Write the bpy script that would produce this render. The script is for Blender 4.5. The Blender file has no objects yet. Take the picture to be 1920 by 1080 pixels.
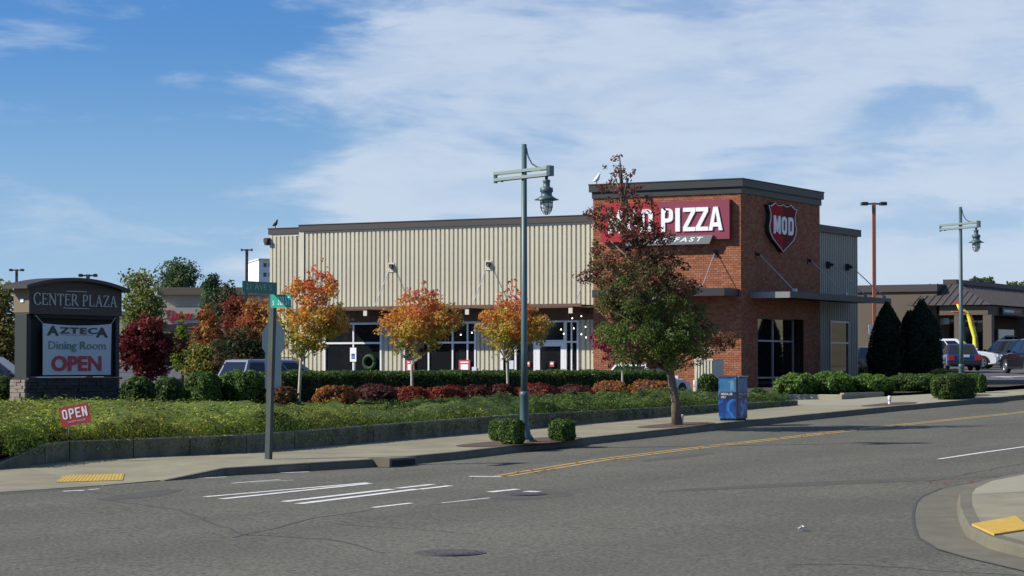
import bpy, math, random
import numpy as np
from mathutils import Vector, Matrix

scene = bpy.context.scene
C = scene.collection
R = math.radians
random.seed(7)
rng = np.random.default_rng(7)

# ---------------------------------------------------------------- camera
F, HZ, G = 4425.0, 688.0, 0.019          # focal length in photo pixels, level line, street grade
HEAD = math.atan(0.556)
PITCH = math.atan((HZ - 540) / F)
CAM = np.array([26.24, -47.77, 1.72])
cam = bpy.data.cameras.new('camera')
cam.sensor_width = 36.0
cam.lens = 36.0 * F / 1920.0
cam.clip_start = 0.5
cam.clip_end = 6000
cam_o = bpy.data.objects.new('camera', cam)
C.objects.link(cam_o)
cam_o.location = CAM
cam_o.rotation_euler = (math.pi / 2 + PITCH, 0, HEAD)
scene.camera = cam_o

# ---------------------------------------------------------------- sun, sky
SUND = Vector((1.12, 0.85, -1.0)).normalized()     # direction the light travels
sun = bpy.data.lights.new('sun', 'SUN')
sun.energy = 5.0
sun.angle = R(0.5)
sun.color = (1.0, 0.93, 0.82)
sun_o = bpy.data.objects.new('sun', sun)
C.objects.link(sun_o)
sun_o.rotation_euler = SUND.to_track_quat('-Z', 'Y').to_euler()

world = bpy.data.worlds.new('World')
scene.world = world
world.use_nodes = True
wt = world.node_tree
wt.nodes.clear()
def wn(t, **k):
    n = wt.nodes.new(t)
    for a, b in k.items(): setattr(n, a, b)
    return n
def wl(a, b): wt.links.new(a, b)
def wmath(op, a, b=None, c=None, clamp=False):
    n = wn('ShaderNodeMath', operation=op); n.use_clamp = clamp
    for i, v in enumerate((a, b, c)):
        if v is None: continue
        if isinstance(v, (int, float)): n.inputs[i].default_value = v
        else: wl(v, n.inputs[i])
    return n.outputs[0]
def wsmooth(x, a, b, lo=0.0, hi=1.0):
    n = wn('ShaderNodeMapRange', interpolation_type='SMOOTHSTEP')
    wl(x, n.inputs[0]); n.inputs[1].default_value = a; n.inputs[2].default_value = b
    n.inputs[3].default_value = lo; n.inputs[4].default_value = hi
    return n.outputs[0]
wout = wn('ShaderNodeOutputWorld')
wbg = wn('ShaderNodeBackground')
wbg.inputs[1].default_value = 0.08
sky = wn('ShaderNodeTexSky', sky_type='NISHITA')
sky.sun_disc = False
sky.sun_elevation = math.asin(-SUND.z)
sky.sun_rotation = math.atan2(-SUND.x, -SUND.y)
sky.air_density = 1.0
sky.dust_density = 0.6
sky.ozone_density = 2.2
tc = wn('ShaderNodeTexCoord')
sep = wn('ShaderNodeSeparateXYZ'); wl(tc.outputs['Generated'], sep.inputs[0])
# azimuth from the street's view direction (radians, positive to the right) and height above the horizon
fx = wmath('ADD', wmath('MULTIPLY', sep.outputs[0], -math.sin(HEAD)), wmath('MULTIPLY', sep.outputs[1], math.cos(HEAD)))
rx = wmath('ADD', wmath('MULTIPLY', sep.outputs[0], math.cos(HEAD)), wmath('MULTIPLY', sep.outputs[1], math.sin(HEAD)))
azi = wmath('ARCTAN2', rx, fx)
ele = wmath('ARCSINE', sep.outputs[2])
comb = wn('ShaderNodeCombineXYZ')
wl(wmath('MULTIPLY', azi, 7.0), comb.inputs[0]); wl(wmath('MULTIPLY', ele, 26.0), comb.inputs[1])
def wnoise(scale, detail, rough, off=0.0, dist=0.0, vec=None):
    n = wn('ShaderNodeTexNoise'); n.inputs['Scale'].default_value = scale
    n.inputs['Detail'].default_value = detail; n.inputs['Roughness'].default_value = rough
    n.inputs['Distortion'].default_value = dist
    m = wn('ShaderNodeMapping'); m.inputs['Location'].default_value = (off, off * .7, off * .3)
    m.inputs['Rotation'].default_value = (0, 0, R(-14))
    wl(vec or comb.outputs[0], m.inputs[0]); wl(m.outputs[0], n.inputs['Vector'])
    return n.outputs[0]
n1 = wnoise(1.1, 8, .58, 3.1, .25)
n2 = wnoise(2.6, 7, .6, 9.4, .3)
n3 = wnoise(.45, 3, .5, 5.5)
edge = wmath('ADD', azi, wmath('MULTIPLY', wmath('SUBTRACT', n1, .5), .17))
edge = wmath('ADD', edge, wmath('MULTIPLY', wmath('SUBTRACT', n2, .5), .07))
finger = wmath('MULTIPLY', wsmooth(wmath('ABSOLUTE', wmath('SUBTRACT', ele, .122)), .0, .018, 1.0, 0.0), .030)
edge = wmath('ADD', wmath('SUBTRACT', edge, wmath('MULTIPLY', ele, .22)), finger)
sheet = wsmooth(edge, -.130, -.080)                                  # the broad sheet of high cloud to the right
wrap = wsmooth(wmath('ABSOLUTE', azi), .7, 1.6)                      # broken high cloud all round the rest of the sky
broken = wsmooth(n3, .50, .68)  # cover out of view kept sparse to lower the ambient light
sheet = wmath('ADD', wmath('MULTIPLY', sheet, wmath('SUBTRACT', 1.0, wrap)), wmath('MULTIPLY', broken, wrap))
thin = wsmooth(n2, .28, .62, .70, 1.0)                               # streaks of blue showing through the sheet
hole = wsmooth(wnoise(1.5, 5, .55, 14.2, .3), .54, .70, 1.0, .45)
sheet = wmath('MULTIPLY', wmath('MULTIPLY', sheet, thin), hole)
wisps = wmath('MULTIPLY', wsmooth(wnoise(1.3, 7, .6, 21.3, .3), .54, .74), .42)
low = wsmooth(ele, .0, .15, .85, 0.05)
cov = wmath('MAXIMUM', wmath('MULTIPLY', sheet, .86), wisps)
cov = wmath('MULTIPLY', cov, wsmooth(ele, .16, .55, 1.0, .35))          # the unseen veil is thinned towards the zenith to lower the ambient light
mixc = wn('ShaderNodeMix', data_type='RGBA')
wl(cov, mixc.inputs[0])
tint = wn('ShaderNodeMix', data_type='RGBA', blend_type='MULTIPLY'); tint.inputs[0].default_value = 1.0
wl(sky.outputs[0], tint.inputs[6]); tint.inputs[7].default_value = (.32, .68, 1.20, 1)
hz = wn('ShaderNodeMix', data_type='RGBA'); wl(low, hz.inputs[0]); wl(tint.outputs[2], hz.inputs[6]); hz.inputs[7].default_value = (4.5, 6.4, 8.8, 1)      # pale air near the horizon
wl(hz.outputs[2], mixc.inputs[6])
mixc.inputs[7].default_value = (6.3, 7.25, 8.6, 1)
wl(mixc.outputs[2], wbg.inputs[0])
wl(wbg.outputs[0], wout.inputs[0])

scene.view_settings.view_transform = 'Standard'
scene.view_settings.look = 'None'
scene.view_settings.gamma = 1
scene.view_settings.use_curve_mapping = False
scene.view_settings.exposure = 0.28
scene.cycles.max_bounces = 5
scene.cycles.transparent_max_bounces = 6
scene.cycles.use_denoising = True

# ---------------------------------------------------------------- measuring helpers (photo pixel -> point on a real surface)
_fw = np.array([-math.sin(HEAD), math.cos(HEAD), 0]); _rt = np.array([math.cos(HEAD), math.sin(HEAD), 0]); _up = np.array([0, 0, 1.])
_f2 = _fw * math.cos(PITCH) + _up * math.sin(PITCH); _u2 = _up * math.cos(PITCH) - _fw * math.sin(PITCH)
def ray(x, y): return _f2 * F + _rt * (x - 960) + _u2 * (540 - y)
def gnd(x, y, h=0.0):
    d = ray(x, y); return CAM + d * ((G * CAM[1] + h - CAM[2]) / (d[2] - G * d[1]))
def ony(x, y, Y): d = ray(x, y); return CAM + d * ((Y - CAM[1]) / d[1])
def onx(x, y, X): d = ray(x, y); return CAM + d * ((X - CAM[0]) / d[0])
def atd(x, y, D): d = ray(x, y); return CAM + d * (D / d.dot(_fw))
def depth(P): return float((np.array(P) - CAM).dot(_fw))
def gz(y): return G * min(max(y, -60), 95)

# ---------------------------------------------------------------- mesh helpers
class MB:
    def __init__(s): s.v = []; s.f = []; s.mi = []
    def add(s, vs, fs, m=0):
        n = len(s.v); s.v += [tuple(map(float, p)) for p in vs]
        s.f += [tuple(i + n for i in f) for f in fs]; s.mi += [m] * len(fs)
        return s
    def box(s, x0, x1, y0, y1, z0, z1, m=0):
        return s.add([(x0,y0,z0),(x1,y0,z0),(x1,y1,z0),(x0,y1,z0),(x0,y0,z1),(x1,y0,z1),(x1,y1,z1),(x0,y1,z1)],
                     [(0,3,2,1),(4,5,6,7),(0,1,5,4),(1,2,6,5),(2,3,7,6),(3,0,4,7)], m)
    def bbox(s, x0, x1, y0, y1, z0, z1, b=.01, m=0):     # box with bevelled vertical and top edges
        P = [(x0+b,y0),(x1-b,y0),(x1,y0+b),(x1,y1-b),(x1-b,y1),(x0+b,y1),(x0,y1-b),(x0,y0+b)]
        cx, cy = (x0+x1)/2, (y0+y1)/2
        k = lambda p: (p[0] + (b if p[0] < cx else -b), p[1] + (b if p[1] < cy else -b))
        vs = [(p[0],p[1],z0) for p in P] + [(p[0],p[1],z1-b) for p in P] + [(*k(p), z1) for p in P]
        fs = [tuple(range(7,-1,-1)), tuple(range(16,24))]
        for r in (0, 8):
            for i in range(8):
                j = (i+1) % 8; fs.append((r+i, r+j, r+8+j, r+8+i))
        return s.add(vs, fs, m)
    def prism(s, poly, o, a, b, t, m=0):
        """poly in (a,b) plane coordinates at origin o, extruded by vector t"""
        o, a, b, t = map(np.array, (o, a, b, t)); n = len(poly)
        P = [o + a*p[0] + b*p[1] for p in poly]
        vs = P + [p + t for p in P]
        fs = [tuple(range(n)), tuple(range(2*n-1, n-1, -1))] + [(i, (i+1)%n, n+(i+1)%n, n+i) for i in range(n)]
        return s.add(vs, fs, m)
    def ring(s, outer, inner, o, a, b, t, m=0):
        o, a, b, t = map(np.array, (o, a, b, t)); n = len(outer)
        L = [o + a*p[0] + b*p[1] for p in outer]; K = [o + a*p[0] + b*p[1] for p in inner]
        vs = L + K + [p + t for p in L] + [p + t for p in K]
        fs = []
        for i in range(n):
            j = (i+1) % n
            fs += [(i,j,n+j,n+i), (2*n+i,3*n+i,3*n+j,2*n+j), (i,2*n+i,2*n+j,j), (n+i,n+j,3*n+j,3*n+i)]
        return s.add(vs, fs, m)
    def tube(s, pts, rad, n=8, m=0, cap=True):
        pts = [np.array(p, float) for p in pts]
        if not hasattr(rad, '__len__'): rad = [rad]*len(pts)
        vs = []; prev = None
        for i, p in enumerate(pts):
            d = pts[min(i+1, len(pts)-1)] - pts[max(i-1, 0)]; d = d/(np.linalg.norm(d)+1e-9)
            if prev is None:
                ref = np.array([0,0,1.]) if abs(d[2]) < .9 else np.array([1.,0,0])
                a = np.cross(d, ref)
            else: a = prev - d*prev.dot(d)
            a /= np.linalg.norm(a)+1e-9; prev = a; b = np.cross(d, a)
            for k in range(n):
                t = 2*math.pi*k/n; vs.append(p + (a*math.cos(t)+b*math.sin(t))*rad[i])
        fs = []
        for i in range(len(pts)-1):
            for k in range(n):
                fs.append((i*n+k, i*n+(k+1)%n, (i+1)*n+(k+1)%n, (i+1)*n+k))
        if cap: fs += [tuple(range(n-1,-1,-1)), tuple(range((len(pts)-1)*n, len(pts)*n))]
        return s.add(vs, fs, m)
    def lathe(s, prof, c, n=16, m=0):
        c = np.array(c, float)
        return s.tube([c + np.array([0,0,z]) for r, z in prof], [max(r, 1e-4) for r, z in prof], n, m)
    def bar(s, p, q, w, h, up=(0,0,1), m=0):
        p, q, up = np.array(p, float), np.array(q, float), np.array(up, float)
        d = q-p; d /= np.linalg.norm(d); a = np.cross(d, up); a /= np.linalg.norm(a); b = np.cross(a, d)
        vs = [o + a*i*w/2 + b*j*h/2 for o in (p, q) for i, j in ((-1,-1),(1,-1),(1,1),(-1,1))]
        return s.add(vs, [(3,2,1,0),(4,5,6,7),(0,1,5,4),(1,2,6,5),(2,3,7,6),(3,0,4,7)], m)
    def quad(s, a, b, c, d, m=0): return s.add([a,b,c,d], [(0,1,2,3)], m)
    def mesh(s, name, mats, smooth=False):
        me = bpy.data.meshes.new(name); me.from_pydata(s.v, [], s.f)
        for x in (mats if isinstance(mats, (list, tuple)) else [mats]): me.materials.append(x)
        if any(s.mi): me.polygons.foreach_set('material_index', s.mi)
        if smooth: me.polygons.foreach_set('use_smooth', [True]*len(s.f))
        me.update(); return me
    def build(s, name, mats, parent=None, smooth=False, loc=None):
        return link(name, s.mesh(name, mats, smooth), parent, loc)
def link(name, me, parent=None, loc=None):
    o = bpy.data.objects.new(name, me); C.objects.link(o)
    if parent is not None: o.parent = parent
    if loc is not None: o.location = loc
    return o
def tag(o, label, cat, group=None):
    o['label'] = label; o['category'] = cat
    if group: o['group'] = group
    return o
def empty(name, loc, label, cat, group=None, rz=0.0):
    o = bpy.data.objects.new(name, None); C.objects.link(o); o.location = loc; o.rotation_euler = (0,0,rz)
    o.empty_display_size = .2
    return tag(o, label, cat, group)
def struct(o): o['kind'] = 'structure'; return o
def stuff(o): o['kind'] = 'stuff'; return o
def copy_tree(o, parent=None):
    c = o.copy(); C.objects.link(c); c.parent = parent
    for ch in list(o.children): copy_tree(ch, c)
    return c

# ---------------------------------------------------------------- materials
def mat(name, col, rough=.7, metal=0.0, var=0.0, vscale=3.0, bump=0.0, bscale=30.0, spec=.5, fine=0.0, fscale=200., stain=None, emit=None, coat=0.0):
    m = bpy.data.materials.new(name); m.use_nodes = True; nt = m.node_tree; b = nt.nodes['Principled BSDF']
    b.inputs['Base Color'].default_value = (*col, 1); b.inputs['Roughness'].default_value = rough
    b.inputs['Metallic'].default_value = metal; b.inputs['Specular IOR Level'].default_value = spec
    if coat: b.inputs['Coat Weight'].default_value = coat; b.inputs['Coat Roughness'].default_value = .05
    if emit: b.inputs['Emission Color'].default_value = (*col, 1); b.inputs['Emission Strength'].default_value = emit
    tcn = None
    def noise(scale, detail=5, rough=.6):
        nonlocal tcn
        if tcn is None: tcn = nt.nodes.new('ShaderNodeTexCoord')
        n = nt.nodes.new('ShaderNodeTexNoise'); n.inputs['Scale'].default_value = scale
        n.inputs['Detail'].default_value = detail; n.inputs['Roughness'].default_value = rough
        nt.links.new(tcn.outputs['Object'], n.inputs['Vector']); return n.outputs[0]
    def ramp(x, lo, hi, a, c):
        r = nt.nodes.new('ShaderNodeMapRange'); nt.links.new(x, r.inputs[0])
        r.inputs[1].default_value = lo; r.inputs[2].default_value = hi; r.inputs[3].default_value = a; r.inputs[4].default_value = c
        return r.outputs[0]
    cur = None
    def scale(f):
        nonlocal cur
        x = nt.nodes.new('ShaderNodeVectorMath'); x.operation = 'SCALE'
        if cur is None: x.inputs[0].default_value = col
        else: nt.links.new(cur, x.inputs[0])
        nt.links.new(f, x.inputs['Scale']); cur = x.outputs[0]
    if var: scale(ramp(noise(vscale), .25, .75, 1-var, 1+var))
    if fine: scale(ramp(noise(fscale, 2, .7), .3, .7, 1-fine, 1+fine))
    if stain:
        sc, amt, scol = stain
        f = ramp(noise(sc, 6, .65), .5, .72, 0, amt)
        mx = nt.nodes.new('ShaderNodeMix'); mx.data_type = 'RGBA'; nt.links.new(f, mx.inputs[0])
        if cur is None: mx.inputs[6].default_value = (*col, 1)
        else: nt.links.new(cur, mx.inputs[6])
        mx.inputs[7].default_value = (*scol, 1); cur = mx.outputs[2]
    if cur is not None: nt.links.new(cur, b.inputs['Base Color'])
    if bump:
        bn = nt.nodes.new('ShaderNodeBump'); bn.inputs['Strength'].default_value = bump; bn.inputs['Distance'].default_value = .02
        nt.links.new(noise(bscale, 4), bn.inputs['Height']); nt.links.new(bn.outputs[0], b.inputs['Normal'])
    return m
def leafmat(name, trans=.32, rough=.55):
    m = bpy.data.materials.new(name); m.use_nodes = True; nt = m.node_tree; b = nt.nodes['Principled BSDF']
    at = nt.nodes.new('ShaderNodeAttribute'); at.attribute_name = 'Col'
    nt.links.new(at.outputs['Color'], b.inputs['Base Color'])
    b.inputs['Roughness'].default_value = rough; b.inputs['Specular IOR Level'].default_value = .3
    tr = nt.nodes.new('ShaderNodeBsdfTranslucent'); mx = nt.nodes.new('ShaderNodeMixShader'); mx.inputs[0].default_value = trans
    g = nt.nodes.new('ShaderNodeVectorMath'); g.operation = 'SCALE'; g.inputs['Scale'].default_value = 1.4
    nt.links.new(at.outputs['Color'], g.inputs[0]); nt.links.new(g.outputs[0], tr.inputs['Color'])
    nt.links.new(b.outputs[0], mx.inputs[1]); nt.links.new(tr.outputs[0], mx.inputs[2])
    nt.links.new(mx.outputs[0], nt.nodes['Material Output'].inputs[0]); return m
LEAF = leafmat('leaf', .40)
NEEDLE = leafmat('needle_spray', .15, .7)
M = {}
M['asphalt'] = mat('asphalt', (.122,.117,.092), .9, var=.12, vscale=.3, fine=.48, fscale=17, bump=.25, bscale=40, spec=.2, stain=(.16, .5, (.095,.090,.080)))
M['lot'] = mat('lot_asphalt', (.10,.10,.10), .9, var=.12, vscale=.5, fine=.15, fscale=30, spec=.2)
M['walk'] = mat('sidewalk_concrete', (.255,.232,.15), .9, var=.18, vscale=.9, fine=.10, fscale=40, stain=(.8, .6, (.155,.15,.115)))
M['walk_new'] = mat('pale_concrete', (.30,.28,.20), .9, var=.08, vscale=1.2, fine=.08, fscale=40)
M['kerb'] = mat('kerb_concrete', (.135,.125,.085), .9, var=.2, vscale=2, fine=.1, fscale=40)
M['wallc'] = mat('stained_wall_concrete', (.17,.15,.095), .9, var=.3, vscale=1.5, fine=.1, fscale=30, bump=.3, bscale=12, stain=(1.2, .85, (.035,.038,.028)))
M['wallcap'] = mat('wall_cap_concrete', (.26,.25,.20), .9, var=.25, vscale=2)
M['dark'] = mat('dark_gap', (.012,.012,.012), .95)
M['soil'] = mat('soil', (.055,.04,.028), .95, var=.4, vscale=8, bump=.6, bscale=20)
M['mulch'] = mat('mulch', (.10,.065,.045), .95, var=.4, vscale=14, bump=.8, bscale=40)
M['ground'] = mat('ground', (.07,.085,.04), .95, var=.3, vscale=.2, fine=.3, fscale=3)
M['paintw'] = mat('worn_white_paint', (.72,.72,.68), .7, var=.12, vscale=6, fine=.08, fscale=30, stain=(3.5, .55, (.30,.30,.28)))
M['painty'] = mat('worn_yellow_paint', (.45,.31,.09), .7, var=.2, vscale=4, stain=(2.5, .8, (.28,.22,.12)))
M['tactile'] = mat('yellow_tactile', (.55,.36,.07), .7, var=.12, vscale=5, stain=(3., .4, (.45,.30,.08)))
M['tar'] = mat('tar_sealer', (.062,.060,.055), .7)
M['iron'] = mat('manhole_iron', (.10,.085,.092), .6, .3, var=.3, vscale=12)
M['siding'] = mat('tan_siding', (.54,.51,.39), .55, var=.03, vscale=2)
def objrand(m, amt):
    nt = m.node_tree; b = nt.nodes['Principled BSDF']; lk = b.inputs['Base Color'].links; src = lk[0].from_socket if lk else None
    oi = nt.nodes.new('ShaderNodeObjectInfo'); r = nt.nodes.new('ShaderNodeMapRange'); r.inputs[3].default_value = 1-amt; r.inputs[4].default_value = 1+amt
    nt.links.new(oi.outputs['Random'], r.inputs[0]); v = nt.nodes.new('ShaderNodeVectorMath'); v.operation = 'SCALE'
    if src: nt.links.new(src, v.inputs[0])
    else: v.inputs[0].default_value = b.inputs['Base Color'].default_value[:3]
    nt.links.new(r.outputs[0], v.inputs['Scale']); nt.links.new(v.outputs[0], b.inputs['Base Color'])
def streaks(m, amt, sx, sz):
    # rain streaks and traffic wear: noise drawn out along one axis
    nt = m.node_tree; b = nt.nodes['Principled BSDF']; lk = b.inputs['Base Color'].links; src = lk[0].from_socket if lk else None
    tcn = nt.nodes.new('ShaderNodeTexCoord'); mp_ = nt.nodes.new('ShaderNodeMapping'); mp_.inputs['Scale'].default_value = (sx if sz[0] else 1, 1, 1)
    mp_.inputs['Scale'].default_value = (sz[0], sz[1], sz[2]); n = nt.nodes.new('ShaderNodeTexNoise'); n.inputs['Scale'].default_value = sx; n.inputs['Detail'].default_value = 5
    nt.links.new(tcn.outputs['Object'], mp_.inputs[0]); nt.links.new(mp_.outputs[0], n.inputs['Vector'])
    r = nt.nodes.new('ShaderNodeMapRange'); r.inputs[1].default_value = .3; r.inputs[2].default_value = .7; r.inputs[3].default_value = 1-amt; r.inputs[4].default_value = 1+amt*.6
    nt.links.new(n.outputs[0], r.inputs[0]); v = nt.nodes.new('ShaderNodeVectorMath'); v.operation = 'SCALE'
    if src: nt.links.new(src, v.inputs[0])
    else: v.inputs[0].default_value = b.inputs['Base Color'].default_value[:3]
    nt.links.new(r.outputs[0], v.inputs['Scale']); nt.links.new(v.outputs[0], b.inputs['Base Color'])
objrand(M['siding'], .045); streaks(M['siding'], .07, 2.5, (1, 1, .12))
streaks(M['asphalt'], .16, .55, (1, .05, 1)); streaks(M['walk'], .12, .9, (1, .35, 1)); objrand(M['walk'], .06); objrand(M['wallc'], .12); streaks(M['wallc'], .3, 3, (1, 1, .15))
M['siding_wing'] = mat('shaded_wing_siding', (.31,.30,.235), .6, var=.04, vscale=2); objrand(M['siding_wing'], .05)  # tan siding darkened for the wing, its shade put into the colour
M['trimc'] = mat('cream_trim', (.62,.57,.46), .6)
M['charcoal'] = mat('charcoal_metal', (.017,.021,.020), .55, var=.1, vscale=1)
M['charcoal2'] = mat('dark_brown_fascia', (.05,.038,.036), .6)
M['canopy'] = mat('canopy_metal', (.032,.030,.032), .5, .2)
M['end_grey'] = mat('light_grey_end', (.26,.26,.25), .4, .2)  # lighter grey for the end face of the side canopy
M['soffit'] = mat('wood_soffit', (.12,.065,.04), .7, var=.25, vscale=3)
M['alu'] = mat('white_aluminium', (.78,.78,.78), .4, .1)
M['alug'] = mat('grey_aluminium', (.40,.41,.42), .4, .3)
M['glass'] = mat('dark_glass', (.012,.014,.016), .04, spec=.6)
M['glass_side'] = mat('coated_glass', (.012,.014,.014), .03, spec=1.0); M['glass_side'].node_tree.nodes['Principled BSDF'].inputs['IOR'].default_value = 2.1
M['interior'] = mat('interior_dark', (.03,.028,.025), .9)
M['red'] = mat('sign_red', (.36,.022,.03), .4, spec=.4)
M['plum'] = mat('sign_plum', (.23,.04,.065), .4)
M['shred'] = mat('shield_red', (.34,.010,.018), .75, spec=.15)
M['maroon'] = mat('shield_maroon', (.15,.010,.018), .75, spec=.15)
M['white'] = mat('sign_white', (.85,.85,.85), .5)
M['signgrey'] = mat('sign_grey', (.16,.18,.18), .5)
M['teal'] = mat('lamp_green_paint', (.065,.115,.122), .45, .1, var=.08, vscale=3)
M['tealp'] = mat('lamp_arm_paint', (.30,.37,.33), .5, .1)
M['glassy'] = mat('lamp_glass', (.75,.78,.80), .08, spec=.8)
M['pole_dark'] = mat('dark_pole', (.055,.07,.065), .6, .2, var=.2, vscale=4)
M['green_shaded'] = mat('street_sign_green_shaded', (.005,.16,.11), .45)  # blade turned from the sun, its shade put into the green
M['green_lit'] = mat('street_sign_green_sunlit', (.01,.33,.25), .45)  # same sign green with the sunlight put into it
M['sign_text'] = mat('street_sign_letters', (.75,.85,.82), .5)
M['shaded_text'] = mat('street_sign_letters_shaded', (.32,.42,.38), .6)  # same letters, dimmed in colour for the shaded blade
M['stopback'] = mat('bare_sign_back', (.48,.47,.43), .5, .2)
M['post'] = mat('white_post', (.75,.75,.72), .6)
M['rust'] = mat('rust_pole', (.34,.13,.075), .7, var=.1, vscale=2)
M['brown'] = mat('monument_brown', (.068,.05,.042), .7)
M['tan'] = mat('monument_tan', (.20,.15,.095), .7)
M['black'] = mat('black_opening', (.008,.010,.010), .8)
M['greygreen'] = mat('grey_green_post', (.018,.026,.026), .6)
M['silver'] = mat('silver_lettering', (.50,.52,.53), .5)
M['banner'] = mat('vinyl_banner', (.56,.62,.68), .6, var=.04, vscale=2)
M['bgreen'] = mat('banner_green', (.16,.24,.17), .6)
M['bdark'] = mat('banner_dark', (.05,.05,.045), .6)
M['bred'] = mat('banner_red', (.48,.055,.075), .6)
M['stone'] = mat('ledge_stone', (.05,.045,.041), .85, var=.35, vscale=4, bump=.5, bscale=20)
M['stone_sunlit'] = mat('sunlit_ledge_stone', (.27,.22,.18), .85, var=.3, vscale=4, bump=.5, bscale=20)  # same ledge stone, sunlight on the end face put into its colour
M['barkl'] = mat('pale_bark', (.48,.44,.35), .85, var=.2, vscale=10, bump=.4, bscale=30)
M['bark'] = mat('brown_bark', (.15,.12,.085), .9, var=.3, vscale=9, bump=.8, bscale=25)
M['barkd'] = mat('dark_bark', (.06,.045,.035), .9)
M['core'] = mat('inner_twigs_green', (.022,.035,.012), .95)
M['corer'] = mat('inner_twigs_brown', (.06,.025,.018), .95)
M['rubber'] = mat('tyre_rubber', (.012,.012,.013), .85)
M['rim'] = mat('alloy_rim', (.35,.36,.38), .35, .8)
M['taill'] = mat('tail_lamp_red', (.5,.01,.015), .25)
M['headl'] = mat('headlamp_lens', (.75,.78,.8), .1)
M['plate'] = mat('number_plate', (.6,.62,.65), .5)
M['wallw'] = mat('white_stucco', (.80,.80,.80), .8)
M['mall'] = mat('mall_brown', (.11,.085,.06), .8, var=.06, vscale=.5)
M['mallroof'] = mat('mall_roof_metal', (.07,.06,.054), .6)
M['mallcol'] = mat('mall_column', (.11,.09,.065), .8)
M['tjtan'] = mat('far_store_tan', (.42,.36,.27), .8)
M['tjlight'] = mat('far_store_cream', (.55,.48,.38), .8)
M['tjred'] = mat('far_store_red', (.62,.02,.03), .5)
M['yellow'] = mat('nylon_yellow', (.75,.72,.06), .6)
M['orange'] = mat('nylon_orange', (.75,.22,.03), .6)
M['hotred'] = mat('nylon_red', (.75,.05,.05), .6)
M['bulb'] = mat('lit_bulb', (1.,.93,.8), .5, emit=2.5)
M['bluebox'] = None

def brick_mat(name, from_obj):
    m = bpy.data.materials.new(name); m.use_nodes = True; nt = m.node_tree; b = nt.nodes['Principled BSDF']
    b.inputs['Roughness'].default_value = .85; b.inputs['Specular IOR Level'].default_value = .25
    cr = nt.nodes.new('ShaderNodeValToRGB')
    e = cr.color_ramp.elements
    e[0].position = 0; e[0].color = (.24,.085,.045,1); e[1].position = 1; e[1].color = (.35,.155,.085,1)
    x = e.new(.35); x.color = (.285,.105,.056,1); x = e.new(.7); x.color = (.32,.128,.068,1)
    if from_obj:
        oi = nt.nodes.new('ShaderNodeObjectInfo'); nt.links.new(oi.outputs['Random'], cr.inputs[0])
    else:
        at = nt.nodes.new('ShaderNodeAttribute'); at.attribute_name = 'Col'; nt.links.new(at.outputs['Fac'], cr.inputs[0])
    tcn = nt.nodes.new('ShaderNodeTexCoord'); n = nt.nodes.new('ShaderNodeTexNoise'); n.inputs['Scale'].default_value = 25
    nt.links.new(tcn.outputs['Object'], n.inputs['Vector'])
    r = nt.nodes.new('ShaderNodeMapRange'); r.inputs[3].default_value = .8; r.inputs[4].default_value = 1.2; nt.links.new(n.outputs[0], r.inputs[0])
    v = nt.nodes.new('ShaderNodeVectorMath'); v.operation = 'SCALE'; nt.links.new(cr.outputs[0], v.inputs[0]); nt.links.new(r.outputs[0], v.inputs['Scale'])
    nt.links.new(v.outputs[0], b.inputs['Base Color']); return m
M['brick'] = brick_mat('fired_brick_field', False)
M['brick1'] = brick_mat('fired_brick_single', True)
M['mortar'] = mat('mortar', (.30,.20,.145), .95, fine=.1, fscale=30)

def wrap_mat():
    m = bpy.data.materials.new('blue_space_print'); m.use_nodes = True; nt = m.node_tree; b = nt.nodes['Principled BSDF']
    tcn = nt.nodes.new('ShaderNodeTexCoord')
    n = nt.nodes.new('ShaderNodeTexNoise'); n.inputs['Scale'].default_value = 2.6; n.inputs['Detail'].default_value = 5; n.inputs['Distortion'].default_value = 1.2
    nt.links.new(tcn.outputs['Object'], n.inputs['Vector'])
    cr = nt.nodes.new('ShaderNodeValToRGB'); e = cr.color_ramp.elements
    e[0].position = .30; e[0].color = (.006,.018,.07,1); e[1].position = .74; e[1].color = (.30,.50,.8,1)
    x = e.new(.47); x.color = (.010,.06,.25,1); x = e.new(.58); x.color = (.03,.15,.42,1)
    nt.links.new(n.outputs[0], cr.inputs[0]); nt.links.new(cr.outputs[0], b.inputs['Base Color'])
    b.inputs['Roughness'].default_value = .3
    return m
M['bluebox'] = wrap_mat()
M['boxtop'] = mat('box_upper_print', (.035,.14,.30), .35, var=.35, vscale=3)
M['boxband'] = mat('box_dark_band', (.012,.02,.06), .35)
M['boxpale'] = mat('box_pale_print', (.11,.24,.34), .4)
M['boxlid'] = mat('box_lid', (.05,.035,.04), .6)

def paint(name, col): return mat(name, col, .28, .15, coat=.6)
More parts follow.
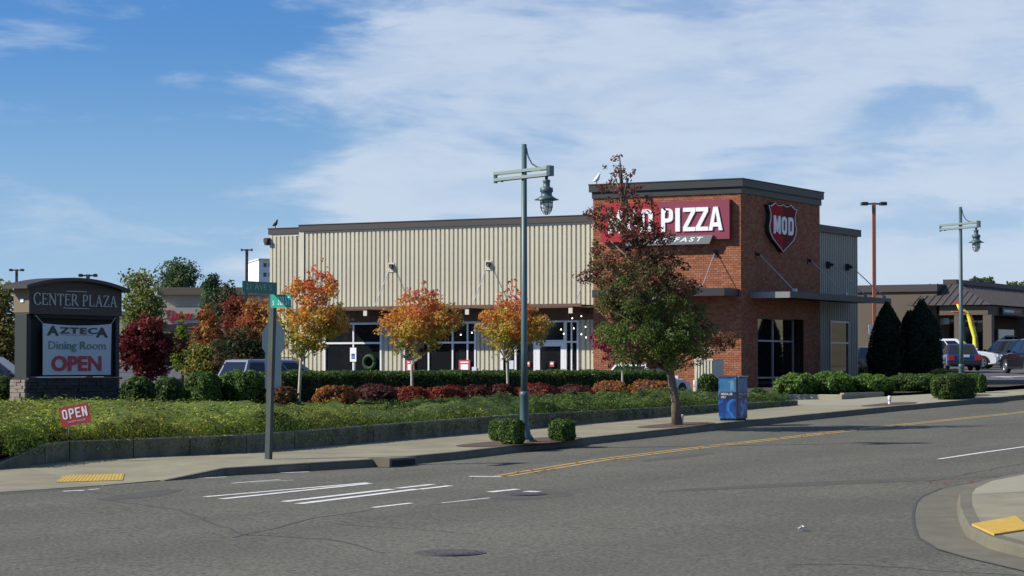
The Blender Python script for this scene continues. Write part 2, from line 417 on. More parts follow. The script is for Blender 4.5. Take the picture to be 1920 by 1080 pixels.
# ---------------------------------------------------------------- foliage
def set_col(me, cols):
    at = me.attributes.new('Col', 'FLOAT_COLOR', 'POINT')
    c = np.ones((len(cols), 4), np.float32); c[:, :3] = cols
    at.data.foreach_set('color', c.ravel())
def leaves(name, P, size, cols, nrm=None, aspect=.55, parent=None, upbias=.3, rand=.75, lm=None):
    """one leaf-shaped rhombus per point"""
    N = len(P)
    if nrm is None: nrm = np.zeros((N, 3))
    n = rng.normal(size=(N, 3)) * rand + nrm + np.array([0, 0, upbias])
    n /= np.linalg.norm(n, axis=1)[:, None] + 1e-9
    t = rng.normal(size=(N, 3)); a = np.cross(n, t); a /= np.linalg.norm(a, axis=1)[:, None] + 1e-9
    b = np.cross(n, a)
    s = (size * rng.uniform(.6, 1.35, N))[:, None]
    V = np.empty((N, 4, 3), np.float32)
    V[:, 0] = P - a*s*.5; V[:, 1] = P + b*s*aspect*.5 + n*s*.08; V[:, 2] = P + a*s*.5; V[:, 3] = P - b*s*aspect*.5 + n*s*.08
    me = bpy.data.meshes.new(name)
    me.vertices.add(N*4); me.vertices.foreach_set('co', V.ravel())
    me.loops.add(N*4); me.loops.foreach_set('vertex_index', np.arange(N*4, dtype=np.int32))
    me.polygons.add(N); me.polygons.foreach_set('loop_start', np.arange(0, N*4, 4, dtype=np.int32))
    me.polygons.foreach_set('loop_total', np.full(N, 4, np.int32))
    me.update(calc_edges=True)
    set_col(me, np.repeat(np.clip(cols, 0, 1), 4, axis=0)); me.materials.append(lm or LEAF)
    return link(name, me, parent)
def vnoise(P, scale, seed=0):
    """cheap smooth pseudo noise"""
    r = np.random.default_rng(seed); v = np.zeros(len(P))
    for k in range(7):
        d = r.normal(size=3); d /= np.linalg.norm(d)
        v += np.sin((P @ d) * scale * (1 + .55*k) + r.uniform(0, 6.28)) / (1 + .45*k)
    return v / 2.6
def palette_pick(pal, N, jit=.18):
    pal = np.array(pal); c = pal[rng.integers(0, len(pal), N)]
    return c * rng.uniform(1-jit, 1+jit, (N, 1)) * rng.uniform(.92, 1.08, (N, 3))

def tree(name, base, rows, n_cl, n_leaf, size, palfn, bark, label, group=None, trunk_r=.06, cl_r=(.25, .5), wpow=1.6, rmin=.35, axis_px=None, fork=.35,
         flat=.8, limbs=26, aspect=.6, squash=.85, crown_name='crown'):
    """base: world point of the foot; rows: (photo y, left x, right x) of the crown at the trunk's distance -> a round crown"""
    base = np.array(base, float); D = depth(base); px = D / F
    t = empty(name, base, label, 'tree', group)
    Z = []; Cx = []; Rd = []
    for (py, xl, xr) in rows:
        c = atd((xl+xr)/2, py, D); Z.append(c[2]); Cx.append((c - base)[:2]); Rd.append((xr-xl)/2*px)
    Z = np.array(Z); Cx = np.array(Cx); Rd = np.array(Rd); o = np.argsort(Z); Z, Cx, Rd = Z[o], Cx[o], Rd[o]
    # clusters
    zz = np.linspace(Z[0], Z[-1], 200); rr = np.interp(zz, Z, Rd); w = rr**wpow + .002; w /= w.sum()
    k = rng.choice(200, n_cl, p=w); cz = zz[k] + rng.normal(0, .02, n_cl)*(Z[-1]-Z[0])
    cz = np.clip(cz, Z[0], Z[-1]); cr = np.interp(cz, Z, Rd)
    ang = rng.uniform(0, 2*math.pi, n_cl); rad = cr*np.sqrt(rng.uniform(.05, 1, n_cl))*np.where(rng.uniform(0, 1, n_cl) < .14, 1.12, .90)
    cc = np.stack([np.interp(cz, Z, Cx[:, 0]) + np.cos(ang)*rad, np.interp(cz, Z, Cx[:, 1]) + np.sin(ang)*rad*squash, cz - base[2]], 1)
    sz = rng.uniform(*cl_r, n_cl) * np.clip(cr/ (Rd.max()+1e-6), rmin, 1)
    which = rng.choice(n_cl, n_leaf, p=sz**2/np.sum(sz**2))
    d = rng.normal(size=(n_leaf, 3)); d /= np.linalg.norm(d, axis=1)[:, None]
    P = cc[which] + d * (sz[which]*rng.uniform(.25, 1.05, n_leaf)**.6)[:, None] * np.array([1, 1, flat])
    hf = (cc[:, 2] + base[2] - Z[0])/(Z[-1]-Z[0]+1e-6)
    side = (cc[:, 0]*_rt[0] + cc[:, 1]*_rt[1])
    ccol = np.array([palfn(hf[i], side[i]/(Rd.max()+1e-6)) for i in range(n_cl)])
    cols = ccol[which] * rng.uniform(.72, 1.25, (n_leaf, 1)) * rng.uniform(.9, 1.1, (n_leaf, 3))
    cr_o = leaves(crown_name, P, size, cols, d*.6, aspect, t)
    # trunk and limbs
    mb = MB(); low = Z[0] - base[2]; top = (Z[-1] - base[2])*.93
    cb = np.array([np.interp(base[2]+low, Z, Cx[:, 0]), np.interp(base[2]+low, Z, Cx[:, 1])])
    ct = np.array([Cx[-1][0], Cx[-1][1]])
    path = [np.array([0, 0, -.1]), np.array([cb[0]*.15, cb[1]*.15, low*.4]), np.array([cb[0]*.6, cb[1]*.6, low])]
    for q in (.3, .6, 1.): path.append(np.array([np.interp(low+(top-low)*q+base[2], Z, Cx[:, 0]), np.interp(low+(top-low)*q+base[2], Z, Cx[:, 1]), low+(top-low)*q]))
    mb.tube(path, [trunk_r*1.35, trunk_r, trunk_r*.85, trunk_r*.6, trunk_r*.35, trunk_r*.1], 8)
    for i in rng.choice(n_cl, min(limbs, n_cl), replace=False):
        e = cc[i]; zq = max(low*.9, e[2] - (.25 + .5*np.linalg.norm(e[:2]))*.8); zq = min(zq, top*.95)
        s0 = np.array([np.interp(zq+base[2], Z, Cx[:, 0]), np.interp(zq+base[2], Z, Cx[:, 1]), zq])
        if zq <= low: s0 = path[2] * (zq/low)
        mid = (s0+e)/2 + np.array([0, 0, .06*np.linalg.norm(e-s0)])
        mb.tube([s0, mid, e], [trunk_r*.42, trunk_r*.26, trunk_r*.08], 5)
    mb.build('trunk', bark, t, True)
    return t

def shrub(name, c, half, n, pal, label, cat, group=None, size=.06, power=2.6, corem=None, jit=.1, stem=False, rz=0.0, bumps=.12, part='foliage', nseed=1):
    """a rounded (power 2) to boxy (power 6) bush standing on z of c; half = half sizes"""
    c = np.array(c, float); hx, hy, hz = half
    t = empty(name, c, label, cat, group, rz)
    d = rng.normal(size=(n, 3)); d /= np.linalg.norm(d, axis=1)[:, None]
    r = (np.abs(d[:, 0])**power + np.abs(d[:, 1])**power + np.abs(d[:, 2])**power)**(-1/power)
    S = np.array([hx, hy, hz]); k = 1 + bumps*vnoise(d*3, 2.2, nseed)
    dep = 1 - rng.uniform(0, 1, n)**2*.16
    P = d * (r*k*dep)[:, None] * S + np.array([0, 0, hz])
    P = P[P[:, 2] > .02]; N = len(P)
    nr = (P - np.array([0, 0, hz]))/S; nr = np.sign(nr)*np.abs(nr)**(power-1)/S; nr /= np.linalg.norm(nr, axis=1)[:, None]+1e-9
    tone = 1 + .25*vnoise(P, 4, 5)
    leaves(part, P, size, palette_pick(pal, N)*tone[:, None], nr*1.1, .6, t)
    # twiggy core
    mb = MB(); nu, nv = 14, 8; vs = []
    for j in range(nv+1):
        ph = math.pi*(j/nv - .5)
        for i in range(nu):
            th = 2*math.pi*i/nu; q = np.array([math.cos(ph)*math.cos(th), math.cos(ph)*math.sin(th), math.sin(ph)])
            rr = (np.sum(np.abs(q)**power))**(-1/power)*.86
            v = q*rr*S + np.array([0, 0, hz]); vs.append((v[0], v[1], max(v[2], -.05)))
    fs = [(j*nu+i, j*nu+(i+1)%nu, (j+1)*nu+(i+1)%nu, (j+1)*nu+i) for j in range(nv) for i in range(nu)]
    mb.add(vs, fs); mb.build('stems', corem or M['core'], t)
    return t
def hedge(name, x0, x1, y0, y1, zb0, zb1, z1, n, pal, label, size=.07, topnoise=.05, group=None, cat='hedge'):
    """long clipped hedge running along y, ground height zb0 at y0 and zb1 at y1, level top z1"""
    t = empty(name, ((x0+x1)/2, (y0+y1)/2, zb0), label, cat, group); off = np.array([(x0+x1)/2, (y0+y1)/2, zb0])
    L, Wd, H = y1-y0, x1-x0, z1-min(zb0, zb1); A = np.array([L*Wd, L*H, L*H, Wd*H, Wd*H]); k = rng.choice(5, n, p=A/A.sum())
    u, v = rng.uniform(0, 1, n), rng.uniform(0, 1, n); P = np.zeros((n, 3)); Nn = np.zeros((n, 3))
    for q in range(5):
        s = k == q; a, b = u[s], v[s]
        if q == 0: P[s] = np.stack([x0+Wd*a, y0+L*b, np.full(a.shape, z1)], 1); Nn[s] = (0, 0, 1)
        if q == 1: P[s] = np.stack([np.full(a.shape, x1), y0+L*a, z1-H*b], 1); Nn[s] = (1, 0, 0)
        if q == 2: P[s] = np.stack([np.full(a.shape, x0), y0+L*a, z1-H*b], 1); Nn[s] = (-1, 0, 0)
        if q == 3: P[s] = np.stack([x0+Wd*a, np.full(a.shape, y0), z1-H*b], 1); Nn[s] = (0, -1, 0)
        if q == 4: P[s] = np.stack([x0+Wd*a, np.full(a.shape, y1), z1-H*b], 1); Nn[s] = (0, 1, 0)
    bp = vnoise(P, 3.0, 11)*topnoise + rng.uniform(-.10, .02, n)
    # round the shoulders
    ex = np.minimum(P[:, 0]-x0, x1-P[:, 0]); sh = np.clip(.18-ex, 0, 1); P[:, 2] -= sh*.45*(k == 0)
    P += Nn*bp[:, None]; tone = 1 + .22*vnoise(P, 2.2, 5)
    leaves('foliage', P-off, size, palette_pick(pal, n)*tone[:, None], Nn*1.0, .6, t)
    mb = MB(); b = .12
    mb.add([(x0+b-off[0],y0+b-off[1],zb0-.1-off[2]),(x1-b-off[0],y0+b-off[1],zb0-.1-off[2]),(x1-b-off[0],y1-b-off[1],zb1-.1-off[2]),(x0+b-off[0],y1-b-off[1],zb1-.1-off[2]),
            (x0+b-off[0],y0+b-off[1],z1-b-off[2]),(x1-b-off[0],y0+b-off[1],z1-b-off[2]),(x1-b-off[0],y1-b-off[1],z1-b-off[2]),(x0+b-off[0],y1-b-off[1],z1-b-off[2])],
           [(0,3,2,1),(4,5,6,7),(0,1,5,4),(1,2,6,5),(2,3,7,6),(3,0,4,7)]).build('stems', M['core'], t)
    return t

# ---------------------------------------------------------------- lettering
def txt(name, s, o, a, b, w, h, m, parent=None, depthv=.01, bold=0.0, shear=0.0, space=1.0):
    """text fitted into the w x h box whose lower left corner is o, reading along a, up along b"""
    cu = bpy.data.curves.new('tmp', 'FONT'); cu.body = s; cu.size = 1; cu.extrude = .01; cu.offset = bold; cu.shear = shear; cu.space_character = space
    cu.resolution_u = 3
    ob = bpy.data.objects.new('tmp', cu); C.objects.link(ob)
    dg = bpy.context.evaluated_depsgraph_get(); me = bpy.data.meshes.new_from_object(ob.evaluated_get(dg))
    bpy.data.objects.remove(ob); me.name = name
    co = np.empty(len(me.vertices)*3, np.float32); me.vertices.foreach_get('co', co); co = co.reshape(-1, 3)
    lo, hi = co.min(0), co.max(0); o, a, b = (np.array(x, float) for x in (o, a, b)); nn = np.cross(a, b)
    q = (co-lo)/np.maximum(hi-lo, 1e-6)
    V = o + a*q[:, :1]*w + b*q[:, 1:2]*h + nn*q[:, 2:3]*depthv
    me.vertices.foreach_set('co', V.astype(np.float32).ravel()); me.materials.clear(); me.materials.append(m); me.update()
    return link(name, me, parent)
def rloop(x0, x1, y0, y1, r, ry=None, n=5, left=True):
    ry = ry or r; P = []
    for cx, cy, s in ((x1-r, y1-ry, 0), (x0+r, y1-ry, 1), (x0+r, y0+ry, 2), (x1-r, y0+ry, 3)):
        for i in range(n+1):
            t = math.pi/2*(s + i/n)
            if not left and s in (1, 2): P.append((x0, y1 if s == 1 else y0))
            else: P.append((cx+r*math.cos(t), cy+ry*math.sin(t)))
    return P
def letter(mb, ch, o, a, b, w, h, t, sw=.27):
    o, a, b = np.array(o, float), np.array(a, float)*w, np.array(b, float)*h; sh = sw*w/h*.92
    T = np.array(t, float)
    def poly(p, e=0.0): mb.prism(p, o + T*e, a, b, T)
    if ch == 'M': poly([(0,0),(0,1),(.28,1),(.5,.48),(.72,1),(1,1),(1,0),(1-sw*.8,0),(1-sw*.8,.60),(.60,.10),(.40,.10),(sw*.8,.60),(sw*.8,0)])
    if ch == 'N': poly([(0,0),(0,1),(.30,1),(1-sw,.40),(1-sw,1),(1,1),(1,0),(.70,0),(sw,.60),(sw,0)])
    if ch == 'I': poly([(0,0),(0,1),(1,1),(1,0)])
    if ch == 'E': poly([(0,0),(0,1),(1,1),(1,1-sh),(sw,1-sh),(sw,.5+sh/2),(.85,.5+sh/2),(.85,.5-sh/2),(sw,.5-sh/2),(sw,sh),(1,sh),(1,0)])
    if ch == 'Z': poly([(0,1),(1,1),(1,1-sh),(.34,sh),(1,sh),(1,0),(0,0),(0,sh),(.66,1-sh),(0,1-sh)])
    if ch == 'A':
        poly([(0,0),(.27,0),(.5,.80),(.5,1),(.34,1)]); poly([(1,0),(.66,1),(.5,1),(.5,.80),(.73,0)]); poly([(.31,.16),(.69,.16),(.63,.34),(.37,.34)], -.02)
    if ch == 'O': mb.ring(rloop(0,1,0,1,.45,.22), rloop(sw,1-sw,sh,1-sh,.2,.12), o, a, b, T)
    if ch == 'D': mb.ring(rloop(0,1,0,1,.45,.22,left=False), rloop(sw,1-sw,sh,1-sh,.2,.12,left=False), o, a, b, T)
    if ch == 'P':
        poly([(0,0),(0,1),(sw,1),(sw,0)], -.02)
        mb.ring(rloop(0,1,.40,1,.45,.18,left=False), rloop(sw,1-sw,.40+sh,1-sh,.2,.10,left=False), o, a, b, T)
    return mb

# ================================================================ ground, road, pavements
ZO = .0
def sheet(name, xs, ys, m, off):
    mb = MB(); vs = [(x, y, gz(y)+off) for y in ys for x in xs]; nx = len(xs)
    mb.add(vs, [(j*nx+i, j*nx+i+1, (j+1)*nx+i+1, (j+1)*nx+i) for j in range(len(ys)-1) for i in range(nx-1)])
    return struct(mb.build(name, m))
GY = [-1500, -60, 88, 95, 2500]
sheet('ground', [-1500, 0, 1500], GY, M['ground'], -.06)
sheet('road', [-120, -20, 2, 20, 120], [-120, -60, -20, 0, 30, 60, 88, 95, 300], M['asphalt'], 0)
sheet('parking_lot', [-115, -60, -10.9], [3, 20, 36.5], M['lot'], .004)
sheet('parking_lot', [-115, -60, -30, .0], [51, 60, 88, 95, 290], M['lot'], .004)
sheet('driveway', [-10.2, .0], [39.5, 51.0], M['lot'], .004)

# --- far pavement: (kerb edge x, y, kerb height), (back edge x, y, height)
ST = [((-14,-22.8,.01),(-14,-16.9,.05)), ((-4,-21.2,.01),(-6,-16.2,.06)), ((.16,-18.07,.008),(-4.3,-14.6,.08)), ((.72,-16.05,.008),(-3.5,-13.3,.10)),
      ((.84,-14.6,.01),(-3.38,-12.06,.13)), ((.95,-12.95,.14),(-2.77,-10.87,.15)), ((1.6,-11.2,.15),(-2.2,-9.8,.15)), ((2.15,-9.6,.15),(-1.7,-8.7,.15)),
      ((2.3,-7,.15),(-1.6,-7,.15)), ((2.05,-3.5,.15),(-1.6,-3.5,.15)), ((1.95,1.5,.15),(-1.6,1.5,.15)), ((1.7,8.5,.15),(-1.6,8.5,.15)),
      ((1.62,13,.15),(-1.6,13,.15)), ((1.68,20.7,.15),(-1.6,20.7,.15)), ((1.9,26,.15),(-2.2,26,.15)), ((2.1,30,.15),(-1.9,30,.15)),
      ((2.2,33.5,.15),(-1.2,33.5,.15)), ((2.25,35.5,.15),(-.3,35.5,.15)), ((2.3,40,.15),(.05,40,.15)), ((2.3,70,.15),(.05,70,.15)), ((2.3,88,.15),(.05,88,.15)), ((2.3,200,.15),(.05,200,.15))]
def st(s):
    i = min(int(s), len(ST)-2); t = s-i
    f = lambda k: tuple(ST[i][k][q]*(1-t) + ST[i+1][k][q]*t for q in range(3))
    return f(0), f(1)
def P3(p, dz=0): return (p[0], p[1], gz(p[1]) + p[2] + dz)
walk = bpy.data.objects.new('sidewalk', None); C.objects.link(walk); struct(walk)
kerb = bpy.data.objects.new('kerb', None); C.objects.link(kerb); struct(kerb)
bounds = []
for i in range(len(ST)-1):
    (a, b), (c, d) = ST[i], ST[i+1]; L = math.hypot(c[0]-a[0], c[1]-a[1]); k = max(1, round(L/(1.55 if c[1] < 45 else 12)))
    bounds += [i + j/k for j in range(k)]
bounds.append(len(ST)-1)
for q in range(len(bounds)-1):
    s0, s1 = bounds[q], bounds[q+1]; mb = MB(); rows = []
    for s, sg in ((s0, 1), ((s0+s1)/2, 0), (s1, -1)):
        e, b = st(s); e2, b2 = st(min(max(s + sg*.0001, 0), len(ST)-1))
        # inset from the kerb by 15 cm, joints 1.2 cm
        ev, bv = np.array(e), np.array(b); w = bv-ev; w /= np.linalg.norm(w[:2])
        (eA, bA), (eB, bB) = st(s0), st(s1); al = np.array(eB)-np.array(eA); al /= np.linalg.norm(al)
        rows.append([ev + w*.165 + al*.012*sg, (ev+bv)/2 + al*.012*sg, bv + al*.012*sg])
    vs = []
    for dz in (-.0, -.12):
        for r in rows: vs += [P3(p, dz) for p in r]
    fs = [(0,1,4,3),(1,2,5,4),(3,4,7,6),(4,5,8,7),(0,9,10,1),(1,10,11,2),(6,7,16,15),(7,8,17,16),(0,3,12,9),(3,6,15,12),(2,11,14,5),(5,14,17,8)]
    mb.add(vs, fs); mb.build('slab', M['walk_new'] if 13 <= s0 < 16.5 else M['walk'], walk)
mb = MB()
for q in range(len(ST)-1):
    a, b = ST[q]; c, d = ST[q+1]
    mb.add([P3((a[0],a[1],a[2]-.012)), P3((b[0],b[1],b[2]-.012)), P3((d[0],d[1],d[2]-.012)), P3((c[0],c[1],c[2]-.012))], [(0,1,2,3)])
mb.build('joint_bed', M['dark'], walk)
# kerb stones
kb = []
for i in range(len(ST)-1):
    (a, _), (c, _) = ST[i], ST[i+1]; L = math.hypot(c[0]-a[0], c[1]-a[1]); k = max(1, round(L/(3.1 if c[1] < 45 else 15)))
    kb += [i + j/k for j in range(k)]
kb.append(len(ST)-1)
for q in range(len(kb)-1):
    mb = MB(); vs = []
    (eA, bA), (eB, bB) = st(kb[q]), st(kb[q+1]); al = np.array(eB)-np.array(eA); al /= np.linalg.norm(al)
    if eB[2] < .02: continue
    for s, sg in ((kb[q], 1), (kb[q+1], -1)):
        e, b = map(np.array, st(s)); w = b-e; w[2] = 0; w /= np.linalg.norm(w); h = e[2]; e = e + al*.006*sg
        for off, z in ((-.03, -.03), (-.005, h-.03), (.025, h+.002), (.155, h+.004), (.155, -.03)):
            p = e + w*off; vs.append((p[0], p[1], gz(p[1]) + z))
    mb.add(vs, [(i, (i+1)%5, 5+(i+1)%5, 5+i) for i in range(5)] + [(4,3,2,1,0), (5,6,7,8,9)])
    mb.build('kerb_stone', M['kerb'], kerb)
# storm drain inlet in the kerb face
e = gnd(755, 874); t = empty('storm_drain', (e[0]-.2, e[1], gz(e[1])), 'dark storm drain inlet set in the far kerb between sign pole and lamp', 'drain')
MB().box(-.25,.215,-.50,.50,.0,.162).build('casting', M['kerb'], t)
MB().box(.20,.222,-.42,.42,.015,.125).build('opening', M['black'], t)

# --- retaining wall of joined concrete panels
WL = [(-3.42,-13.9),(-3.38,-12.06),(-2.77,-10.87),(-2.2,-9.8),(-1.68,-8.6),(-1.6,-7)]
WT = lambda y: (.52 if y < 2 else .52 - (y-2)*.0118)
wall = empty('retaining_wall', (-1.6, 0, 0), 'low stained concrete retaining wall holding back the green ground cover', 'retaining wall')
def wallpanel(p, q, zp, zq, th=.2):
    p, q = np.array(p, float), np.array(q, float); d = q-p; L = np.linalg.norm(d); d /= L; n = np.array([d[1], -d[0]]); p = p + d*.012; q = q - d*.012
    off = np.array([-1.6, 0, 0]); mb = MB()
    A = [(p[0],p[1]),(q[0],q[1]),(q[0]-n[0]*th,q[1]-n[1]*th),(p[0]-n[0]*th,p[1]-n[1]*th)]; H = [zp, zq, zq, zp]
    b = .02
    vs = [(a[0]-off[0], a[1], gz(a[1])-.2) for a in A] + [(a[0]-off[0], a[1], gz(a[1])+h-b) for a, h in zip(A, H)]
    cx = sum(a[0] for a in A)/4; cy = sum(a[1] for a in A)/4
    vs += [(a[0]-off[0]-n[0]*b*(1 if i < 2 else -1), a[1]-n[1]*b*(1 if i < 2 else -1), gz(a[1])+h) for i, (a, h) in enumerate(zip(A, H))]
    mb.add(vs, [(0,1,5,4),(1,2,6,5),(2,3,7,6),(3,0,4,7)], 0); mb.add(vs, [(4,5,9,8),(5,6,10,9),(6,7,11,10),(7,4,8,11),(8,9,10,11)], 1)
    mb.build('wall_panel', [M['wallc'], M['wallcap']], wall)
wallpanel((-3.50,-14.05), (-3.40,-12.75), .16, .50); wallpanel((-3.40,-12.75), (-3.38,-12.06), .50, .52)
wallpanel((-3.38,-12.06), (-2.77,-10.87), .52, .52); wallpanel((-2.77,-10.87), (-2.2,-9.8), .52, .52)
wallpanel((-2.2,-9.8), (-1.68,-8.6), .52, .52); wallpanel((-1.68,-8.6), (-1.6,-7), .52, .52)
y = -7.0
while y < 20.5:
    y2 = min(y+3.06, 20.6); wallpanel((-1.6, y), (-1.6, y2), WT(y), WT(y2)); y = y2
wallpanel((-1.62, 20.6), (-4.6, 20.6), .29, .29)

# --- planting beds
def xw(y):
    if y < -13.9: return -3.42
    for (a, b), (c, d) in zip(WL[:-1], WL[1:]):
        if b <= y <= d: return a + (c-a)*(y-b)/(d-b)
    return -1.6
def bz(x, y): return gz(y) + min(.42, WT(y)-.06) + min(.24, max(0, .045*(-1.7-x)))*min(max((2-y)/10, .12), 1)
ys = list(np.arange(-15, 27, 1.0)); mb = MB(); fr = [0, .05, .12, .25, .45, .7, 1.0]
vs = []
for yy in ys:
    xa = xw(yy)-.12 if yy < 20.6 else -6.0; xb = -24 if yy < 2 else -11
    for f in fr: x = xa + (xb-xa)*f; vs.append((x, yy, bz(x, yy) if yy > -14.2 else gz(yy)+.1))
n = len(fr)
mb.add(vs, [(j*n+i, (j+1)*n+i, (j+1)*n+i+1, j*n+i+1) for j in range(len(ys)-1) for i in range(n-1)])
struct(mb.build('planting_bed', M['soil']))
mb = MB(); mb.add([(x, y, gz(y)+.2) for x, y in ((-2.35,26.15),(-2.1,33),(-1.5,35),(-2.5,39.3),(-10.2,39.3),(-10.4,26.15))], [(0,1,2,3,4,5)])
mb.add([(x, y, gz(y)+.2) for x, y in ((-3,39.3),(-1.2,40),(-1.2,50.8),(-10.3,50.8),(-10.3,39.3))], [(0,1,2,3,4)])
struct(mb.build('planting_bed', M['soil']))
mb = MB(); mb.add([(x, y, gz(y)+.145) for x, y in ((-1.6,20.72),(-2.2,26),(-10.5,26),(-10.6,37),(-11,37),(-11,27),(-6,27),(-6,20.72))], [(0,1,2,6,7),(2,3,4,5)])
struct(mb.build('walkway', M['walk_new']))
t = empty('planter_kerb', (-4, 26, gz(26)), 'pale low concrete planter kerb below the green shrubs by the brick tower', 'kerb edging')
p0 = gnd(1455, 748, .15); p1 = gnd(1590, 748, .15)
MB().bbox(p0[0]+4-1.5, p1[0]+4, -.02, .16, .05, .31, .02).build('front_kerb', M['walk_new'], t)
MB().bbox(p1[0]+4-.16, p1[0]+4-.002, .165, 4.0, .05, .36, .02).build('side_kerb', M['walk_new'], t)

# --- near corner pavement on the right
KC = [(14.57,-1.0),(14.57,-9.27),(14.55,-11.46),(14.85,-13.2),(15.18,-14.42),(15.83,-16.38),(16.45,-18.1),(17.04,-19.64),(17.73,-20.96),(18.36,-21.79),(19.6,-23.2),(21.6,-24.8),(25,-26.6),(40,-30)]
def ring_off(P, d):
    out = []
    for i, p in enumerate(P):
        a = np.array(P[max(i-1, 0)]); b = np.array(P[min(i+1, len(P)-1)]); t = b-a; t = t/np.linalg.norm(t); n = np.array([t[1], -t[0]])  # towards the road
        out.append(tuple(np.array(p) + n*d))
    return out
K0 = KC; Kf = ring_off(KC, .02); Kb = ring_off(KC, -.16); Kg = ring_off(KC, .62); Kg2 = ring_off(KC, .66)
corner = bpy.data.objects.new('sidewalk', None); C.objects.link(corner); struct(corner)
kc = bpy.data.objects.new('kerb', None); C.objects.link(kc); struct(kc)
for i in range(len(KC)-1):
    hh = .14; q = []
    for j in (i, i+1):
        for P, z in ((ring_off(KC, .05)[j], -.02), (Kf[j], hh-.035), (KC[j], hh), (Kb[j], hh+.004), (Kb[j], -.02)): q.append((P[0], P[1], gz(P[1])+z))
    MB().add(q, [(k, (k+1)%5, 5+(k+1)%5, 5+k) for k in range(5)]).build('kerb_stone', M['kerb'], kc)
mb = MB(); mb2 = MB()
for i in range(len(KC)-1):
    mb.add([(p[0], p[1], gz(p[1])+.006) for p in (KC[i], KC[i+1], Kg[i+1], Kg[i])], [(0,1,2,3)])
    mb2.add([(p[0], p[1], gz(p[1])+.010) for p in (Kg[i], Kg[i+1], Kg2[i+1], Kg2[i])], [(0,1,2,3)])
mb.build('gutter', M['kerb'], kc); mb2.build('gutter_joint', M['tar'], kc)
slabs = [((0,3), (14.9,19.5), (40,40), 'walk_new')]
def cslab(pts, m): MB().prism([(p[0], p[1]) for p in pts], (0,0,0), (1,0,0), (0,1,0), (0,0,-.1)).build('slab', m, corner)
def cpoly(pts, m, h=.142):
    n = len(pts); MB().add([(p[0], p[1], gz(p[1])+h) for p in pts] + [(p[0], p[1], gz(p[1])+h-.1) for p in pts], [tuple(range(n))] + [(i, (i+1)%n, n+(i+1)%n, n+i) for i in range(n)]).build('slab', m, corner)
bl = lambda i: Kb[i]
cpoly([bl(0), (17.0,-1.0), (17.0,-9.0), bl(1)], M['walk_new'])
cpoly([(14.75,-9.05), (17.0,-9.05), (17.3,-12.0), (15.9,-13.6), bl(4), bl(3), bl(2), bl(1)], M['walk_new'])
cpoly([(17.02,-1.0), (30,-1.0), (30,-9), (17.02,-9)], M['walk_new'])
cpoly([(17.05,-9.05), (30,-9.05), (30,-12.5), (17.33,-12.0)], M['walk'])
cpoly([bl(4), (15.93,-13.65), (17.33,-12.05), (19.0,-13.5), (19.6,-18.5), bl(8), bl(7), bl(6), bl(5)], M['walk'])
cpoly([(19.03,-13.5), (30,-13.5), (30,-22), (21.5,-23.5), bl(11), bl(10), bl(9), bl(8), (19.62,-18.5)], M['walk'])
cpoly([(17.36,-12.1), (30,-12.55), (30,-13.45), (19.0,-13.45)], M['walk'])
cpoly([(21.6,-23.5), (30,-22.05), (40,-26), bl(13), bl(12), bl(11)], M['walk'])
MB().add([(x, y, gz(y)+.10) for x, y in ((14.7,-1),(30,-1),(40,-26),(25,-26),(17.2,-19),(14.9,-12))], [(5,4,3,2,1,0)]).build('joint_bed', M['dark'], corner)

def tactile(pts, h, label, hb=.012):
    """yellow truncated dome plate; pts = four ground corners"""
    c = sum(np.array(p) for p in pts)/4; t = empty('tactile_plate', (c[0], c[1], c[2]), label, 'tactile paving')
    q = [np.array(p)-c for p in pts]; n = 4
    MB().add([tuple(p + np.array([0,0,hb])) for p in q] + [tuple(p - np.array([0,0,.02])) for p in q], [(0,1,2,3)] + [(i, (i+1)%4, 4+(i+1)%4, 4+i) for i in range(4)]).build('plate', M['tactile'], t)
    mb = MB(); a = np.linalg.norm(q[1]-q[0]); b = np.linalg.norm(q[3]-q[0]); na, nb = int(a/.065), int(b/.065)
    for i in range(na):
        for j in range(nb):
            u, v = (i+.5)/na, (j+.5)/nb; p = (q[0]*(1-u)+q[1]*u)*(1-v) + (q[3]*(1-u)+q[2]*u)*v; r = .014
            mb.add([(p[0]+r*k*x, p[1]+r*k*y, p[2]+hb+z) for k, z in ((1, 0), (.6, .007)) for x, y in ((1,0),(0,1),(-1,0),(0,-1))], [(0,1,5,4),(1,2,6,5),(2,3,7,6),(3,0,4,7),(4,5,6,7)])
    stuff(mb.build('dome', M['tactile'], t))
def onwalk(px, py):
    """point on the sloping left ramp"""
    p = gnd(px, py, .02)
    for _ in range(12):
        # ramp height from the nearest station pair
        best = min(((s/20.) for s in range(0, 160)), key=lambda s: abs(np.cross(np.array(st(s)[1][:2])-np.array(st(s)[0][:2]), p[:2]-np.array(st(s)[0][:2]))))
        e, b = st(best); w = np.array(b[:2])-np.array(e[:2]); f = np.clip((p[:2]-np.array(e[:2])).dot(w)/w.dot(w), 0, 1); h = e[2]*(1-f)+b[2]*f
        p = gnd(px, py, h)
    return p
tactile([onwalk(105, 905), onwalk(230, 901), onwalk(233, 889), onwalk(120, 893)], .02, 'yellow tactile paving plate on the kerb ramp below the concrete wall')
tactile([gnd(1822, 984, .15), gnd(1864, 1003, .15), gnd(1935, 992, .15), gnd(1906, 969, .15)], .15, 'yellow tactile paving plate on the near right street corner')

